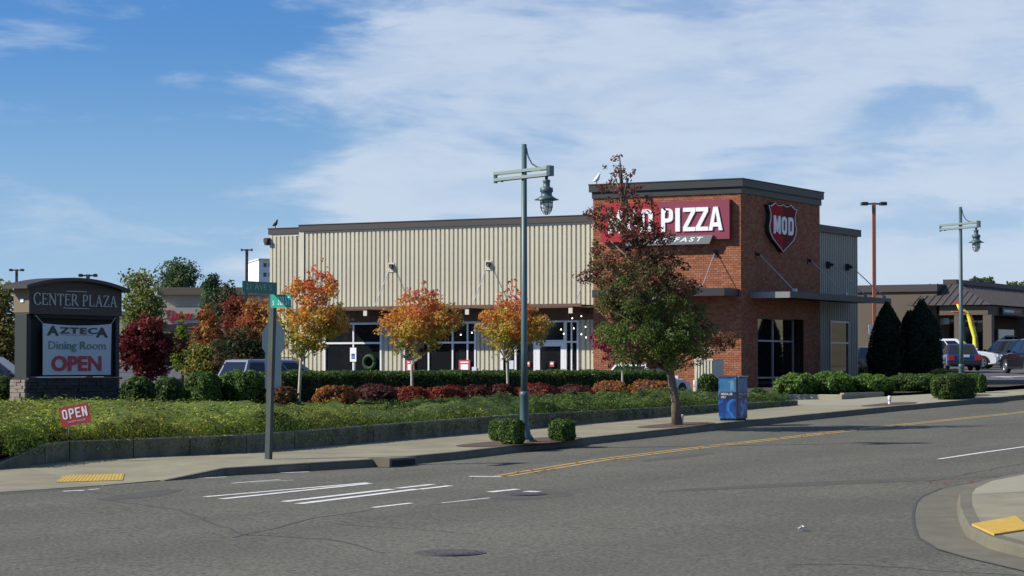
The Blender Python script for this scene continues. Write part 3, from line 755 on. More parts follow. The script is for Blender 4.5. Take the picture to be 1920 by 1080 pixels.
# ---------------------------------------------------------------- road markings (worn paint sheets)
def strip(pts, w, name, m, off=.005, wear=0.0, across=None):
    mb = MB()
    for (a, b) in zip(pts[:-1], pts[1:]):
        a, b = np.array(a[:2], float), np.array(b[:2], float); d = b-a; L = np.linalg.norm(d); d /= L; n = np.array([-d[1], d[0]]); k = max(1, int(L/.8)); prev = None
        for i in range(k+1):
            p = a + d*L*i/k; ww = w*(1 - wear*random.random())/2; o = w*.08*(random.random()-.5)*(wear > 0)
            cur = [(p[0]+n[0]*(ww+o), p[1]+n[1]*(ww+o)), (p[0]-n[0]*(ww-o), p[1]-n[1]*(ww-o))]
            if prev and not (wear > .3 and random.random() < .22):
                mb.add([(x, yy, gz(yy)+off) for x, yy in (prev[0], prev[1], cur[1], cur[0])], [(0,1,2,3)])
            prev = cur
    return struct(mb.build(name, m))
CL = [gnd(940,893), gnd(1130,862), gnd(1320,838.5), gnd(1400,829.5), gnd(1650,801), gnd(1920,773)]
CL2 = [(p[0], p[1]) for p in CL]; CL2.append((5.75, 80)); CL2.append((5.75, 200))
strip([(x-.13, y) for x, y in CL2], .12, 'centre_line', M['painty'], .005, .12)
strip([(x+.13, y) for x, y in CL2], .12, 'centre_line', M['painty'], .005, .12)
LL = [gnd(1760,861), gnd(1840,849), gnd(1920,838)]
strip([(p[0], p[1]) for p in LL] + [(11.45, 40)], .11, 'lane_line', M['paintw'], .005, .15)
for a, b, w, wear in [((383,932),(690,905.5),.13,.15), ((415,936),(693,906.8),.16,.05), ((532,941),(735,917.5),.17,.0), ((560,945),(782,917.5),.17,.0), ((745,916),(812,908.5),.15,.05),
                      ((785,918),(845,911),.15,.05), ((700,952),(840,935.5),.13,.35), ((735,953.5),(918,934),.10,.55), ((880,893.5),(940,894.3),.16,.0), ((918,923),(970,917.5),.16,.1),
                      ((985,921.5),(1010,922.5),.22,.1), ((310,900),(425,894.5),.10,.2), ((118,921.5),(158,919.8),.14,.05), ((165,919),(186,917),.12,.3), ((435,906.5),(525,899.5),.09,.4),
                      ((525,887),(580,885),.14,.2), ((470,904.5),(550,900.5),.07,.5), ((680,889.5),(700,889),.10,.4)]:
    strip([gnd(*a), gnd(*b)], w, 'crosswalk_line', M['paintw'], .005, wear)
# tar sealed cracks
def crack(pts, w):
    P = [gnd(*p) for p in pts]; Q = []
    for a, b in zip(P[:-1], P[1:]):
        k = max(2, int(np.linalg.norm(b-a)/.35))
        for i in range(k):
            p = a + (b-a)*i/k; Q.append((p[0]+random.uniform(-.05,.05), p[1]+random.uniform(-.05,.05)))
    Q.append((P[-1][0], P[-1][1])); strip(Q, w, 'crack_seal', M['tar'], .003, .25)
crack([(180,935),(330,955),(460,1003),(620,1012),(720,1037)], .035)
crack([(430,1008),(540,985),(590,972),(700,955)], .035)
crack([(620,982),(760,992),(900,1003)], .02)
crack([(1480,1060),(1600,1058),(1750,1070),(1900,1078)], .03)
crack([(60,912),(200,925),(280,940)], .02)
crack([(1560,895),(1730,905),(1860,880),(1920,868)], .02)
M['patch'] = mat('asphalt_patch', (.078,.073,.057), .9, var=.2, vscale=1, fine=.4, fscale=18)
def patch(cx, cy, w, l, rot, off=.0025):
    P = [(math.cos(a)*w*(1+.12*math.sin(3*a+cx)), math.sin(a)*l*(1+.08*math.cos(5*a))) for a in np.linspace(0, 6.2832, 29)[:-1]]
    P = [(cx+x*math.cos(rot)-y*math.sin(rot), cy+x*math.sin(rot)+y*math.cos(rot)) for x, y in P]
    MB_ = MB(); MB_.add([(x, y, gz(y)+off) for x, y in P], [tuple(range(len(P)))]); struct(MB_.build('asphalt_patch', M['patch']))
for px, py, w, l, r in ((980,927,.75,1.1,.3),(270,927,.35,1.3,.2),(60,918,.6,1.5,0),(1270,857,.25,1.6,0),(1560,906,.4,3.2,-.6)):
    c_ = gnd(px, py); patch(c_[0], c_[1], w, l, r)
for (px, py, r, lab) in ((845,1037,.37,'dark iron manhole cover set in the asphalt nearest the viewer'), (980,927,.36,'iron manhole cover on the patched asphalt beside the crosswalk lines')):
    c = gnd(px, py); t = empty('manhole_cover', c, lab, 'manhole cover')
    MB().lathe([(r+.05, -.02), (r+.05, .008), (r+.045, .010)], (0,0,0), 32).build('asphalt_collar', M['tar'], t)
    MB().lathe([(r, .0), (r, .014), (r-.02, .018), (.0, .018)], (0,0,0), 32).build('lid', M['iron'], t)
    mb = MB()
    for k in range(-4, 5):
        hw = math.sqrt(max(0, (r*.85)**2 - (k*.085)**2)); mb.box(-hw, hw, k*.085-.012, k*.085+.012, .019, .026)
    mb.build('rib', M['iron'], t)
p = gnd(1506, 996); t = empty('crumpled_litter', p, 'small crumpled clear plastic litter lying alone on the road', 'litter')
mb = MB(); vs = []
for k in range(12): vs.append((random.uniform(-.09,.09), random.uniform(-.07,.07), random.uniform(.005,.09)))
mb.add(vs, [(random.randrange(12), random.randrange(12), random.randrange(12)) for _ in range(1)])
mb = MB()
for k in range(9): 
    q = [np.array([random.uniform(-.09,.09), random.uniform(-.07,.07), random.uniform(.0,.08)]) for _ in range(3)]; mb.add(q, [(0,1,2)])
mb.build('plastic', M['white'], t)
# leaf litter on the centre line and pavement
P = []
for px, py, n, sx in ((940,892,14,1.2),(1000,886,25,.7),(1130,866,10,1),(1270,846,10,2),(1560,812,30,2),(1800,906,14,.4)):
    c = gnd(px, py); P += [(c[0]+random.gauss(0,.2), c[1]+random.gauss(0, sx), gz(c[1])+.02) for _ in range(n)]
P = [(x, y, gz(y)+.02) for x, y, z in P]
fl = leaves('fallen_leaves', np.array(P), .09, palette_pick([(.30,.12,.03),(.25,.08,.03),(.35,.2,.05)], len(P)), upbias=4); stuff(fl)

# ================================================================ the pizza restaurant building
xR, yF, zF = -10.66, 36.98, .70
xT, yT = -17.14, 45.27                       # tower's left and far edges
yL = 37.5                                     # long wall plane
xW, yW = xR-.14, 50.18                        # wing
B = empty('restaurant_building', (xR, yF, zF), 'long tan ribbed metal restaurant with a red brick corner tower and red signs', 'restaurant')
OB = np.array([xR, yF, zF])
def bpart(mb, name, mats, parent=None, smooth=False):
    mb.v = [tuple(np.array(v)-OB) for v in mb.v]; return mb.build(name, mats, parent or B, smooth)
zc1 = ony(1390, 362, yF)[2]; zc0 = ony(1390, 349, yF-.14)[2]; zt = ony(1390, 335.3, yF-.14)[2]
# side window opening
wy0 = onx(1421, 600, xR)[1]; wy1 = onx(1507, 600, xR)[1]; wz1 = onx(1440, 594, xR-.3)[2]; wz0 = zF+.02
zcan1 = ony(1240, 541.5, yF-1.40)[2]; zcan0 = ony(1240, 556, yF-1.40)[2]
# backing walls
mb = MB()
mb.box(xT+.02, xR-.5, yF+.02, yT, zF-.5, zc1)
mb.box(xR-.5, xR-.02, yF+.02, wy0, zF-.5, zc1); mb.box(xR-.5, xR-.02, wy1, yT, zF-.5, zc1); mb.box(xR-.5, xR-.02, wy0, wy1, wz1, zc1)
mb.box(xR-.5, xR-.02, wy0, wy1, zF-.5, zF)
bpart(mb, 'tower_wall', M['mortar'])
mb = MB(); mb.box(xT-.02, xR+.06, yF-.06, yT+.06, zc1, zc0); mb.box(xT-.12, xR+.14, yF-.14, yT+.14, zc0, zt); mb.box(xT-.14, xR+.16, yF-.16, yT+.16, zt, zt+.04)
bpart(mb, 'cornice', M['charcoal'])
# bricks
CH, BL, J = .0878, .2150, .0115
n_single = 0
bm_f = MB(); tones = []
one = MB(); h2 = (CH-J)/2; l2 = (BL-J)/2
one.add([(-l2,.02,-h2),(l2,.02,-h2),(l2,.02,h2),(-l2,.02,h2),(-l2,0,-h2),(l2,0,-h2),(l2,0,h2),(-l2,0,h2)], [(4,5,6,7),(0,1,5,4),(1,2,6,5),(2,3,7,6),(3,0,4,7)])
me_one = one.mesh('brick', M['brick1'])
def addbrick(face, u0, u1, z0, z1):
    pr = random.uniform(0, .003)
    if face == 'f':
        y0 = yF-pr; y1 = yF+.03; bm_f.add([(u0,y1,z0),(u1,y1,z0),(u1,y1,z1),(u0,y1,z1),(u0,y0,z0),(u1,y0,z0),(u1,y0,z1),(u0,y0,z1)], [(4,5,6,7),(0,1,5,4),(1,2,6,5),(2,3,7,6),(3,0,4,7)])
    elif face == 's':
        x0 = xR+pr; x1 = xR-.03; bm_f.add([(x1,u0,z0),(x1,u1,z0),(x1,u1,z1),(x1,u0,z1),(x0,u0,z0),(x0,u1,z0),(x0,u1,z1),(x0,u0,z1)], [(4,5,6,7),(0,1,5,4),(1,2,6,5),(2,3,7,6),(3,0,4,7)])
    else:   # jamb facing the street corner
        y0 = wy1; y1 = wy1+.03; bm_f.add([(u0,y1,z0),(u1,y1,z0),(u1,y1,z1),(u0,y1,z1),(u0,y0,z0),(u1,y0,z0),(u1,y0,z1),(u0,y0,z1)], [(4,5,6,7),(0,1,5,4),(1,2,6,5),(2,3,7,6),(3,0,4,7)])
    tones.extend([random.random()]*8)
nr = int((zc1-zF+.3)/CH)
for r in range(nr):
    z0 = zc1-(r+1)*CH; z1 = z0+CH-J; off = (BL/2) if r % 2 else 0
    x = xR; first = True
    while x > xT:
        L = BL/2 if (first and off) else BL; a = max(x-L+J, xT); 
        if first is False or True:
            full = abs((x-a)-(BL-J)) < 1e-6
            if full and n_single < 300 and 4.75 < z0 < 7.3 and x > -13.0:
                o = link('brick', me_one, B); o.location = (x-(BL-J)/2-OB[0], -random.uniform(0,.003), (z0+z1)/2-OB[2]); n_single += 1
            elif x-a > .02: addbrick('f', a, x if not first else x, z0, z1)
        x -= L; first = False
    y = yF+.032; first = True
    while y < yT:
        L = BL/2 if (first and not off) else BL; b = min(y+L-J, yT)
        seg = [(y, b)]
        if z1 < wz1:
            if y >= wy0 and b <= wy1: seg = []
            elif y < wy0 < b: seg = [(y, wy0)]
            elif y < wy1 < b: seg = [(wy1, b)]
        for a, c in seg:
            if c-a > .02: addbrick('s', a, c, z0, z1)
        y += L; first = False
    if z1 < wz1:
        for q in range(2): addbrick('j', xR-.03-BL*(q+1)+J, xR-.03-BL*q, z0, z1)
bm_f.v = [tuple(np.array(v)-OB) for v in bm_f.v]
me = bm_f.mesh('brickwork', M['brick']); tn = np.array(tones); set_col(me, np.stack([tn]*3, 1)); stuff(link('brickwork', me, B))
# soldier course band over the base window
# long wall
zl1 = ony(1110, 404, yL)[2]; zl0 = ony(1110, 415.5, yL)[2]; zs1 = ony(1110, 419.5, yL)[2]; zsb = 4.25; zhead = ony(1072, 601, yL)[2]; ztr = ony(1072, 641, yL)[2]
xA = ony(506, 430, yL)[0]; xB = ony(562, 425, yL)[0]; xC = ony(571, 425, yL)[0]
mb = MB(); mb.box(xA+.05, xT+1, yL+.06, yW-.05, zF-.5, zl0); mb.box(xT+1.01, xW-6.01, yT+.01, yW-.05, zF-.5, zl0); bpart(mb, 'block_wall', M['siding'])
mb = MB(); mb.box(xB, xT+.0, yL-.10, yW+.1, zl0, zl1); mb.box(xA-.08, xB, yL-.02, yW+.1, zl0-.10, zl1-.10); bpart(mb, 'roof_fascia', M['charcoal2'])
mb = MB(); mb.box(xB, xT, yL-.12, yL+.3, zl1, zl1+.035); mb.box(xA-.1, xB, yL-.04, yL+.3, zl1-.10, zl1-.065); bpart(mb, 'roof_flashing', M['charcoal'])
mb = MB(); mb.box(xC-.25, xT, yL-.02, yL+.05, zs1, zl0-.003); mb.box(xA, xB-.003, yL+.02, yL+.05, zs1-.10, zl0-.103); bpart(mb, 'trim_strip', M['trimc'])
PX = dict(a0=608, a1=716, b0=757, b1=893, c0=940, c1=1085)
X = {k: ony(v, 640, yL)[0] for k, v in PX.items()}
pit = .2146
def panel_mesh(z0, z1, w=.158, dep=.062):
    mb = MB(); h = w/2
    mb.add([(-h,0,z0),(-h+.012,-dep,z0),(h-.012,-dep,z0),(h,0,z0),(-h,0,z1),(-h+.012,-dep,z1),(h-.012,-dep,z1),(h,0,z1)], [(0,1,5,4),(1,2,6,5),(2,3,7,6),(3,2,1,0),(4,5,6,7)])
    return mb.mesh('siding_panel', M['siding'])
pm_up = panel_mesh(zsb-.02-zF, zs1-.004-zF); pm_low = panel_mesh(-.3, zhead+.12-zF); pm_full = panel_mesh(-.3, zs1-.104-zF)
mb = MB(); mb.box(xB+.0, xC, yL-.05, yL+.055, zF-.3, zl0-.003); bpart(mb, 'pilaster', M['siding'])
x = xC + pit/2 + .02
while x < xT - .06:
    o = link('siding_panel', pm_up, B); o.location = (x-OB[0], yL+.06-OB[1], 0)
    if (x < X['a0']-.05) or (X['a1']+.05 < x < X['b0']-.05) or (X['b1']+.05 < x < X['c0']-.05) or (x > X['c1']+.05):
        o = link('siding_panel', pm_low, B); o.location = (x-OB[0], yL+.059-OB[1], 0)
    x += pit
x = xA + .25
while x < xB-.08:
    o = link('siding_panel', pm_full, B); o.location = (x-OB[0], yL+.06-OB[1], 0); x += pit
mb = MB(); mb.box(xA, xA+.13, yL+.0, yL+.055, zF-.3, zl0-.11); bpart(mb, 'corner_trim', M['siding'])
# header band under the canopy
mb = MB(); mb.box(X['a0']-.3, xT-.02, yL-.03, yL+.05, zhead+.03, zsb-.04); bpart(mb, 'header_band', M['soffit'])
# storefront windows
def window(axis, plane, u0, u1, z0, z1, mull, trans, fr=.055, dep=.09, wide=None, fm='alug', name='window', gm='glass'):
    """axis 'y': window in a wall facing -y at y=plane (u = x); axis 'x': facing +x at x=plane (u = y)"""
    T = (lambda a, b, c0, c1, z, zz: (a, b, plane-c1, plane-c0, z, zz)) if axis == 'y' else (lambda a, b, c0, c1, z, zz: (plane+c0, plane+c1, a, b, z, zz))
    mb = MB(); us = [u0] + list(mull) + [u1]
    mb.box(*T(u0, u0+fr, 0, dep, z0, z1)); mb.box(*T(u1-fr, u1, 0, dep, z0, z1)); mb.box(*T(u0+fr, u1-fr, 0, dep-.002, z1-fr, z1)); mb.box(*T(u0+fr, u1-fr, 0, dep-.002, z0, z0+fr))
    for m_ in mull: mb.box(*T(m_-fr*.45, m_+fr*.45, 0, dep-.004, z0+fr, z1-fr))
    for t_ in trans: 
        for a, b in zip(us[:-1], us[1:]): mb.box(*T(a+fr*.5, b-fr*.5, 0, dep-.006, t_-fr*.5, t_+fr*.5))
    w = bpart(mb, name, M[fm]); zs = [z0] + list(trans) + [z1]
    for a, b in zip(us[:-1], us[1:]):
        for c, d in zip(zs[:-1], zs[1:]):
            p = MB(); p.box(*T(a+.01, b-.01, .012, .03, c+.01, d-.01)); p.v = [tuple(np.array(v)-OB) for v in p.v]; p.build('pane', M[gm], w)
    return w
ux = lambda px: ony(px, 640, yL)[0]
window('y', yL+.055, X['a0'], X['a1'], zF+.02, zhead, [ux(663)], [ztr], fr=.08, fm='alu')
window('y', yL+.055, X['b0'], X['b1'], zF+.02, zhead, [ux(804), ux(849), ux(877)], [ztr], fr=.08, fm='alu')
window('y', yL+.055, X['c0'], ux(1005), zF+.02, zhead, [ux(967)], [ztr], fr=.10, fm='alu')
window('y', yL+.055, ux(1060), X['c1'], zF+.02, zhead, [ux(1072)], [ztr], fr=.07, fm='alu')
window('y', yL+.055, ux(1005.3), ux(1059.7), ztr+.02, zhead, [], [], fr=.06, fm='alu', name='transom_window')
d = window('y', yL+.055, ux(1005.3), ux(1059.7), zF+.02, ztr+.012, [], [], fr=.19, fm='alu', name='door')
hp = MB(); hp.tube([(ux(1018), yL-.09, zF+.85), (ux(1018), yL-.09, zF+1.3)], .015, 6); bpart(hp, 'handle', M['charcoal'], d)
# posters and stickers in the windows
def flat(px0, px1, py0, py1, plane, m, name, parent=None, th=.01):
    a = ony(px0, py1, plane); b = ony(px1, py0, plane); mb = MB(); mb.box(a[0], b[0], plane-th, plane, a[2], b[2]); return bpart(mb, name, m, parent)
for q in ((761,777),(860.5,881.5)):
    p = flat(q[0], q[1], 675, 697, yL-.045, M['bred'], 'window_poster'); flat(q[0]+3.5, q[1]-3.5, 683, 694, yL-.056, M['white'], 'print', p)
    flat(q[0]+3, q[1]-3, 678, 680.5, yL-.056, M['white'], 'print', p)
for q in ((986,994),(1031,1039)):
    p = flat(q[0], q[1], 677.5, 687.5, yL-.045, M['bred'], 'door_sticker'); flat(q[0]+1.4, q[1]-1.4, 679.5, 683.5, yL-.056, M['white'], 'print', p)
flat(955, 963, 676, 692, yL-.045, M['banner'], 'window_notice')
flat(885, 893.5, 688, 697, yL-.045, M['banner'], 'window_notice')
mb = MB(); c = ony(692, 679, yL-.1)
mb.tube([(c[0]+.27*math.cos(a), yL-.08, c[2]+.27*math.sin(a)) for a in np.linspace(0, 6.283, 17)], .085, 7); bpart(mb, 'wreath', mat('wreath_green', (.010,.055,.016), .8), None, True)
# canopy over the storefront with rods and outriggers
xc0, xc1 = ony(590, 577, yL-1.45)[0], xT-.05
zk = ony(880, 576, yL-1.45)[2]
mb = MB(); mb.box(xc0, xc1, yL-1.45, yL-.10, zk, zk+.05); mb.box(xc0, xc1, yL-1.49, yL-1.455, zk-.03, zk+.09); cn = bpart(mb, 'storefront_canopy', M['soffit'])
for px in (492, 685, 876, 1070):
    xo = ony(px, 588, yL-1.42)[0]
    if xo < xc0: continue
    mb = MB(); mb.box(xo-.09, xo+.09, yL-1.42, yL-.05, zk-.30, zk-.035); bpart(mb, 'outrigger', M['soffit'], cn)
    mb = MB(); mb.box(xo-.09, xo+.09, yL-1.44, yL-1.422, zk-.30, zk-.04); bpart(mb, 'end_plate', M['trimc'], cn)
for px, py in ((735,499),(917,495)):
    w = ony(px, py, yL-.02); mb = MB(); mb.box(w[0]-.20, w[0]+.12, yL-.03, yL+.0, w[2]-.25, w[2]+.14); bpart(mb, 'bracket_plate', M['trimc'], cn)
    mb = MB(); mb.box(w[0]-.08, w[0]+.08, yL-.16, yL-.03, w[2]-.10, w[2]+.08); bpart(mb, 'rod_anchor', M['charcoal'], cn)
    mb = MB(); mb.tube([(w[0], yL-.12, w[2]), (w[0], yL-1.40, zk+.07)], .018, 6); bpart(mb, 'tie_rod', M['alug'], cn)
w = ony(1142, 495, yL-.02); xo = xT-.35
mb = MB(); mb.tube([(xo, yL-.05, 5.95), (xo, yL-1.40, zk+.07)], .018, 6); bpart(mb, 'tie_rod', M['alug'], cn)
# front canopy of the tower
ca0 = ony(1110, 550, yF-1.40)[0]; ca1 = ony(1358, 550, yF-1.40)[0]
def canopy(x0, x1, y0, y1, z0, z1):
    mb = MB(); mb.box(x0, x1, y0, y1, z0+.06, z1-.04); 
    return bpart(mb, 'metal_canopy', M['charcoal'])
fc = canopy(ca0+.04, ca1-.04, yF-1.35, yF-.005, zcan0, zcan1)
mb = MB(); mb.box(ca0, ca1, yF-1.40, yF-1.355, zcan0, zcan1); mb.box(ca0, ca0+.036, yF-1.353, yF-.01, zcan0, zcan1); mb.box(ca1-.036, ca1, yF-1.353, yF-.01, zcan0, zcan1); bpart(mb, 'edge_channel', M['canopy'], fc)
for px, py in ((1342,474),(1180,480)):
    w = ony(px, py, yF-.01); mb = MB(); mb.box(w[0]-.09, w[0]+.09, yF-.03, yF-.005, w[2]-.16, w[2]+.1); mb.tube([(w[0],yF-.03,w[2]),(w[0],yF-.16,w[2]-.03)], .05, 8); bpart(mb, 'rod_anchor', M['charcoal'], fc)
    mb = MB(); mb.tube([(w[0], yF-.1, w[2]), (w[0], yF-1.33, zcan1+.02)], .018, 6); bpart(mb, 'tie_rod', M['alug'], fc)
# side canopy
cy0 = onx(1483, 550, xR+1.75)[1]; cy1 = onx(1671, 563, xR+1.75)[1]; zk1 = onx(1483, 546, xR+1.75)[2]; zk0 = onx(1483, 558, xR+1.75)[2]
mb = MB(); mb.box(xR+.005, xR+1.70, cy0+.05, cy1, zk0+.06, zk1-.04); sc = bpart(mb, 'metal_canopy', M['charcoal'])
mb = MB(); mb.box(xR+1.705, xR+1.75, cy0+.0, cy1, zk0, zk1); bpart(mb, 'edge_channel', M['charcoal'], sc)
mb = MB(); mb.box(xR+.005, xR+1.70, cy0, cy0+.045, zk0, zk1-.01); bpart(mb, 'end_channel', M['end_grey'], sc)
for px, py in ((1418,476.5),(1515,488),(1556,496),(1592,500)):
    w = onx(px, py, xR); mb = MB(); mb.box(xR-.13 if w[1] > yT else xR, xR+.035, w[1]-.1, w[1]+.1, w[2]-.16, w[2]+.12); mb.tube([(xR+.02,w[1],w[2]),(xR+.16,w[1],w[2]-.03)], .06, 8); bpart(mb, 'rod_anchor', M['charcoal'], sc)
    mb = MB(); mb.tube([(xR+.12, w[1], w[2]), (xR+1.62, w[1], zk1+.03)], .022, 6); mb.box(xR+1.56, xR+1.7, w[1]-.08, w[1]+.08, zk1-.03, zk1+.12); bpart(mb, 'tie_rod', M['alug'], sc)
# tower side window, deep in the brick
tz = onx(1449, 639.5, xR-.45)[2]; sz = onx(1449, 708, xR-.45)[2]
mb = MB(); mb.box(xR-.52, xR-.5, wy0-.1, wy1+.1, zF, wz1+.1); bpart(mb, 'window_backing', M['interior'])
window('x', xR-.50, wy0+.02, wy1-.01, zF+.03, wz1-.02, [onx(1449, 640, xR-.45)[1]], [sz, tz], fr=.07, dep=.07, gm='glass_side')
mb = MB(); mb.box(xR-.49, xR-.02, wy0+.002, wy1-.002, wz1-.015, wz1-.002); bpart(mb, 'window_lintel', M['charcoal'])
# wing on the right
zw1 = onx(1600, 430, xW)[2]; zw0 = onx(1600, 443, xW)[2]
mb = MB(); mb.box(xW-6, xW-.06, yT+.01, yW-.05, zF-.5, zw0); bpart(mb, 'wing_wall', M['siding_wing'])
mb = MB(); mb.box(xW-6, xW+.10, yT+.03, yW+.10, zw0, zw1); bpart(mb, 'wing_fascia', M['charcoal'])
mb = MB()
pw = MB(); h = .079; z0, z1 = -.3, zw0-.004-zF
pw.add([(0,-h,z0),(.062,-h+.012,z0),(.062,h-.012,z0),(0,h,z0),(0,-h,z1),(.062,-h+.012,z1),(.062,h-.012,z1),(0,h,z1)], [(0,1,5,4),(1,2,6,5),(2,3,7,6),(3,2,1,0),(4,5,6,7)])
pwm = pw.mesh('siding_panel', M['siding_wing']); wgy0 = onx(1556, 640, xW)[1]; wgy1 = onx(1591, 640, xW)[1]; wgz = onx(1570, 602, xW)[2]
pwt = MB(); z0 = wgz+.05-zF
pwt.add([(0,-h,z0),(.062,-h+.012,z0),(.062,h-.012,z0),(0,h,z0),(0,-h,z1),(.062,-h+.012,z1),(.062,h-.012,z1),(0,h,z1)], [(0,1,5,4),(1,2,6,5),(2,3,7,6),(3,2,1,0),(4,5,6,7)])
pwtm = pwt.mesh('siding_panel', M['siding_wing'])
y = yT + .22
while y < yW-.08:
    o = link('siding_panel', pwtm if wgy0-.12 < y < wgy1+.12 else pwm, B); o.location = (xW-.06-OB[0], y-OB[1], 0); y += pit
window('x', xW-.055, wgy0, wgy1, zF+.02, wgz, [], [onx(1575, 643, xW)[2]], fr=.07, dep=.09)
# the big front sign
zs0_ = ony(1368, 447.5, yF-.25)[2]; zs1_ = ony(1368, 373.5, yF-.25)[2]; xs0 = ony(1127, 400, yF-.25)[0]; xs1 = ony(1367.5, 400, yF-.25)[0]
xsm = ony(1236, 400, yF-.25)[0]
mb = MB(); mb.box(xs0, xsm, yF-.25, yF-.01, zs0_, zs1_); sg = bpart(mb, 'wall_sign', M['red'])
mb = MB(); mb.box(xsm+.002, xs1, yF-.25, yF-.01, zs0_, zs1_); bpart(mb, 'sign_panel', M['plum'], sg)
Hs = zs1_-zs0_; cap = .60*Hs; zb = zs0_ + .22*Hs
ulet = lambda px: ony(px, 410, yF-.28)[0]
for ch, a, b in (('M',1141,1167),('O',1174,1194),('D',1201,1224),('P',1240,1262),('I',1266.5,1275),('Z',1281,1304),('Z',1305,1328),('A',1329,1355)):
    mb = MB(); letter(mb, ch, (ulet(a), yF-.252, zb), (1,0,0), (0,0,1), ulet(b)-ulet(a), cap, (0,-.05,0), sw=.33); bpart(mb, 'letter', M['white'], sg)
sx0, sx1 = ony(1172, 450, yF-.33)[0], ony(1337, 450, yF-.33)[0]; sz0, sz1 = ony(1330, 457, yF-.33)[2], ony(1330, 440.5, yF-.33)[2]
mb = MB(); k = .16; mb.prism([(0,0),(sx1-sx0-k,0),(sx1-sx0,sz1-sz0),(k,sz1-sz0)], (sx0,yF-.28,sz0), (1,0,0), (0,0,1), (0,-.07,0)); pl = bpart(mb, 'tagline_plaque', M['signgrey'], sg)
o = txt('letter', 'SUPER FAST', (sx0+.35, yF-.351, sz0+.10), (1,0,0), (0,0,1), sx1-sx0-.75, (sz1-sz0)*.52, M['white'], None, .008, bold=.025, shear=.35, space=1.35)
o.data.transform(Matrix.Translation(-Vector(OB))); o.parent = sg
# the shield on the side
c0 = onx(1441, 425, xR+.2)[1]; c1 = onx(1495, 425, xR+.2)[1]; s_z1 = onx(1468, 380, xR+.2)[2]; s_z0 = onx(1468, 473.5, xR+.2)[2]
sw_, sh_ = c1-c0, s_z1-s_z0
half = [(.5,0),(.44,.05),(.30,.14),(.14,.25),(.04,.38),(.02,.5),(.06,.63),(.07,.75),(.0,.92),(.06,.905),(.13,.94),(.22,.985),(.32,.94),(.42,.945),(.5,.97)]
full = half + [(1-x, z) for x, z in reversed(half[1:-1])]
SP = lambda P: [(p[0]*sw_, p[1]*sh_) for p in P]
mb = MB(); mb.prism(SP(full), (xR+.01, c0, s_z0), (0,1,0), (0,0,1), (.17,0,0)); sh = bpart(mb, 'shield_sign', M['charcoal'])
inn = [((x-.5)*.93+.5, (z-.5)*.95+.5) for x, z in half]; inr = [(1-x, z) for x, z in inn]
mb = MB(); mb.prism(SP(inn), (xR+.181, c0, s_z0), (0,1,0), (0,0,1), (.02,0,0)); bpart(mb, 'shield_half', M['shred'], sh)
mb = MB(); mb.prism(SP(inr), (xR+.181, c0, s_z0), (0,1,0), (0,0,1), (.02,0,0)); bpart(mb, 'shield_half', M['maroon'], sh)
big = [((x-.5)*.985+.5, (z-.5)*.99+.5) for x, z in full]; sml = [((x-.5)*.935+.5, (z-.5)*.955+.5) for x, z in full]
mb = MB(); mb.ring(SP(big), SP(sml), (xR+.182, c0, s_z0), (0,1,0), (0,0,1), (.03,0,0)); bpart(mb, 'shield_border', M['silver'], sh)
for ch, a, b in (('M',.16,.38),('O',.43,.60),('D',.66,.84)):
    mb = MB(); letter(mb, ch, (xR+.203, c0+a*sw_, s_z0+.36*sh_), (0,1,0), (0,0,1), (b-a)*sw_, .36*sh_, (.04,0,0), sw=.30); bpart(mb, 'letter', M['white'], sh)
# small fixtures
w = ony(502, 453, yL); mb = MB(); mb.box(w[0]-.12, w[0]+.14, yL-.1, yL+.12, w[2]-.16, w[2]+.16); mb.box(w[0]-.08, w[0]+.1, yL-.22, yL-.10, w[2]-.05, w[2]+.13); bpart(mb, 'wall_light', M['charcoal2'])
for nm, px, py, D, m, lab in (('bird', 515, 425.5, None, 'charcoal', 'black bird perched on the left end of the tan roof edge'), ('bird', 1119, 343, None, 'white', 'white gull perched on the left corner of the brick tower roof')):
    p = ony(px, py, yL if px < 600 else yF)
    zb_ = (zl1-.065) if px < 600 else zt+.04
    t = empty(nm, (p[0], (yL+.05 if px < 600 else yF+.0), zb_), lab, 'bird'); mb = MB(); s = 1.0 if px < 600 else 1.15
    mb.tube([(-.16*s,0,.10*s),(-.08*s,0,.13*s),(0,0,.18*s),(.06*s,0,.25*s),(.07*s,0,.31*s),(.10*s,0,.345*s),(.15*s,0,.34*s)], [.012*s,.05*s,.085*s,.065*s,.042*s,.042*s,.012*s], 8)
    mb.build('body', M[m], t, True)
    mb = MB(); mb.tube([(0,.02,0),(0,.02,.13*s)], .01, 5); mb.tube([(0,-.02,0),(0,-.02,.13*s)], .01, 5); mb.build('legs', M['charcoal'], t)
# string lights under the canopy
sl = empty('string_lights', (ux(1060), yL-.8, zF+3), 'string of small lit bulbs hanging near the restaurant door', 'string lights')
o3 = np.array([ux(1060), yL-.8, zF+3])
pts = [ony(px, py, yL-.8)-o3 for px, py in ((864,628),(885,624),(1052,618),(1057,626),(1073,597),(1076,616),(1090,593),(1090,627),(1098,613),(1099,633))]
for p in pts: MB().lathe([(.0,-.03),(.026,-.015),(.03,.0),(.02,.02),(.0,.05)], p, 8).build('bulb', M['bulb'], sl, True)
mb = MB(); top = zk-.04-o3[2]
for p in pts: MB().tube([p+np.array([0,0,.05]), (p[0], p[1], top)], .006, 4).build('cable', M['charcoal'], sl)

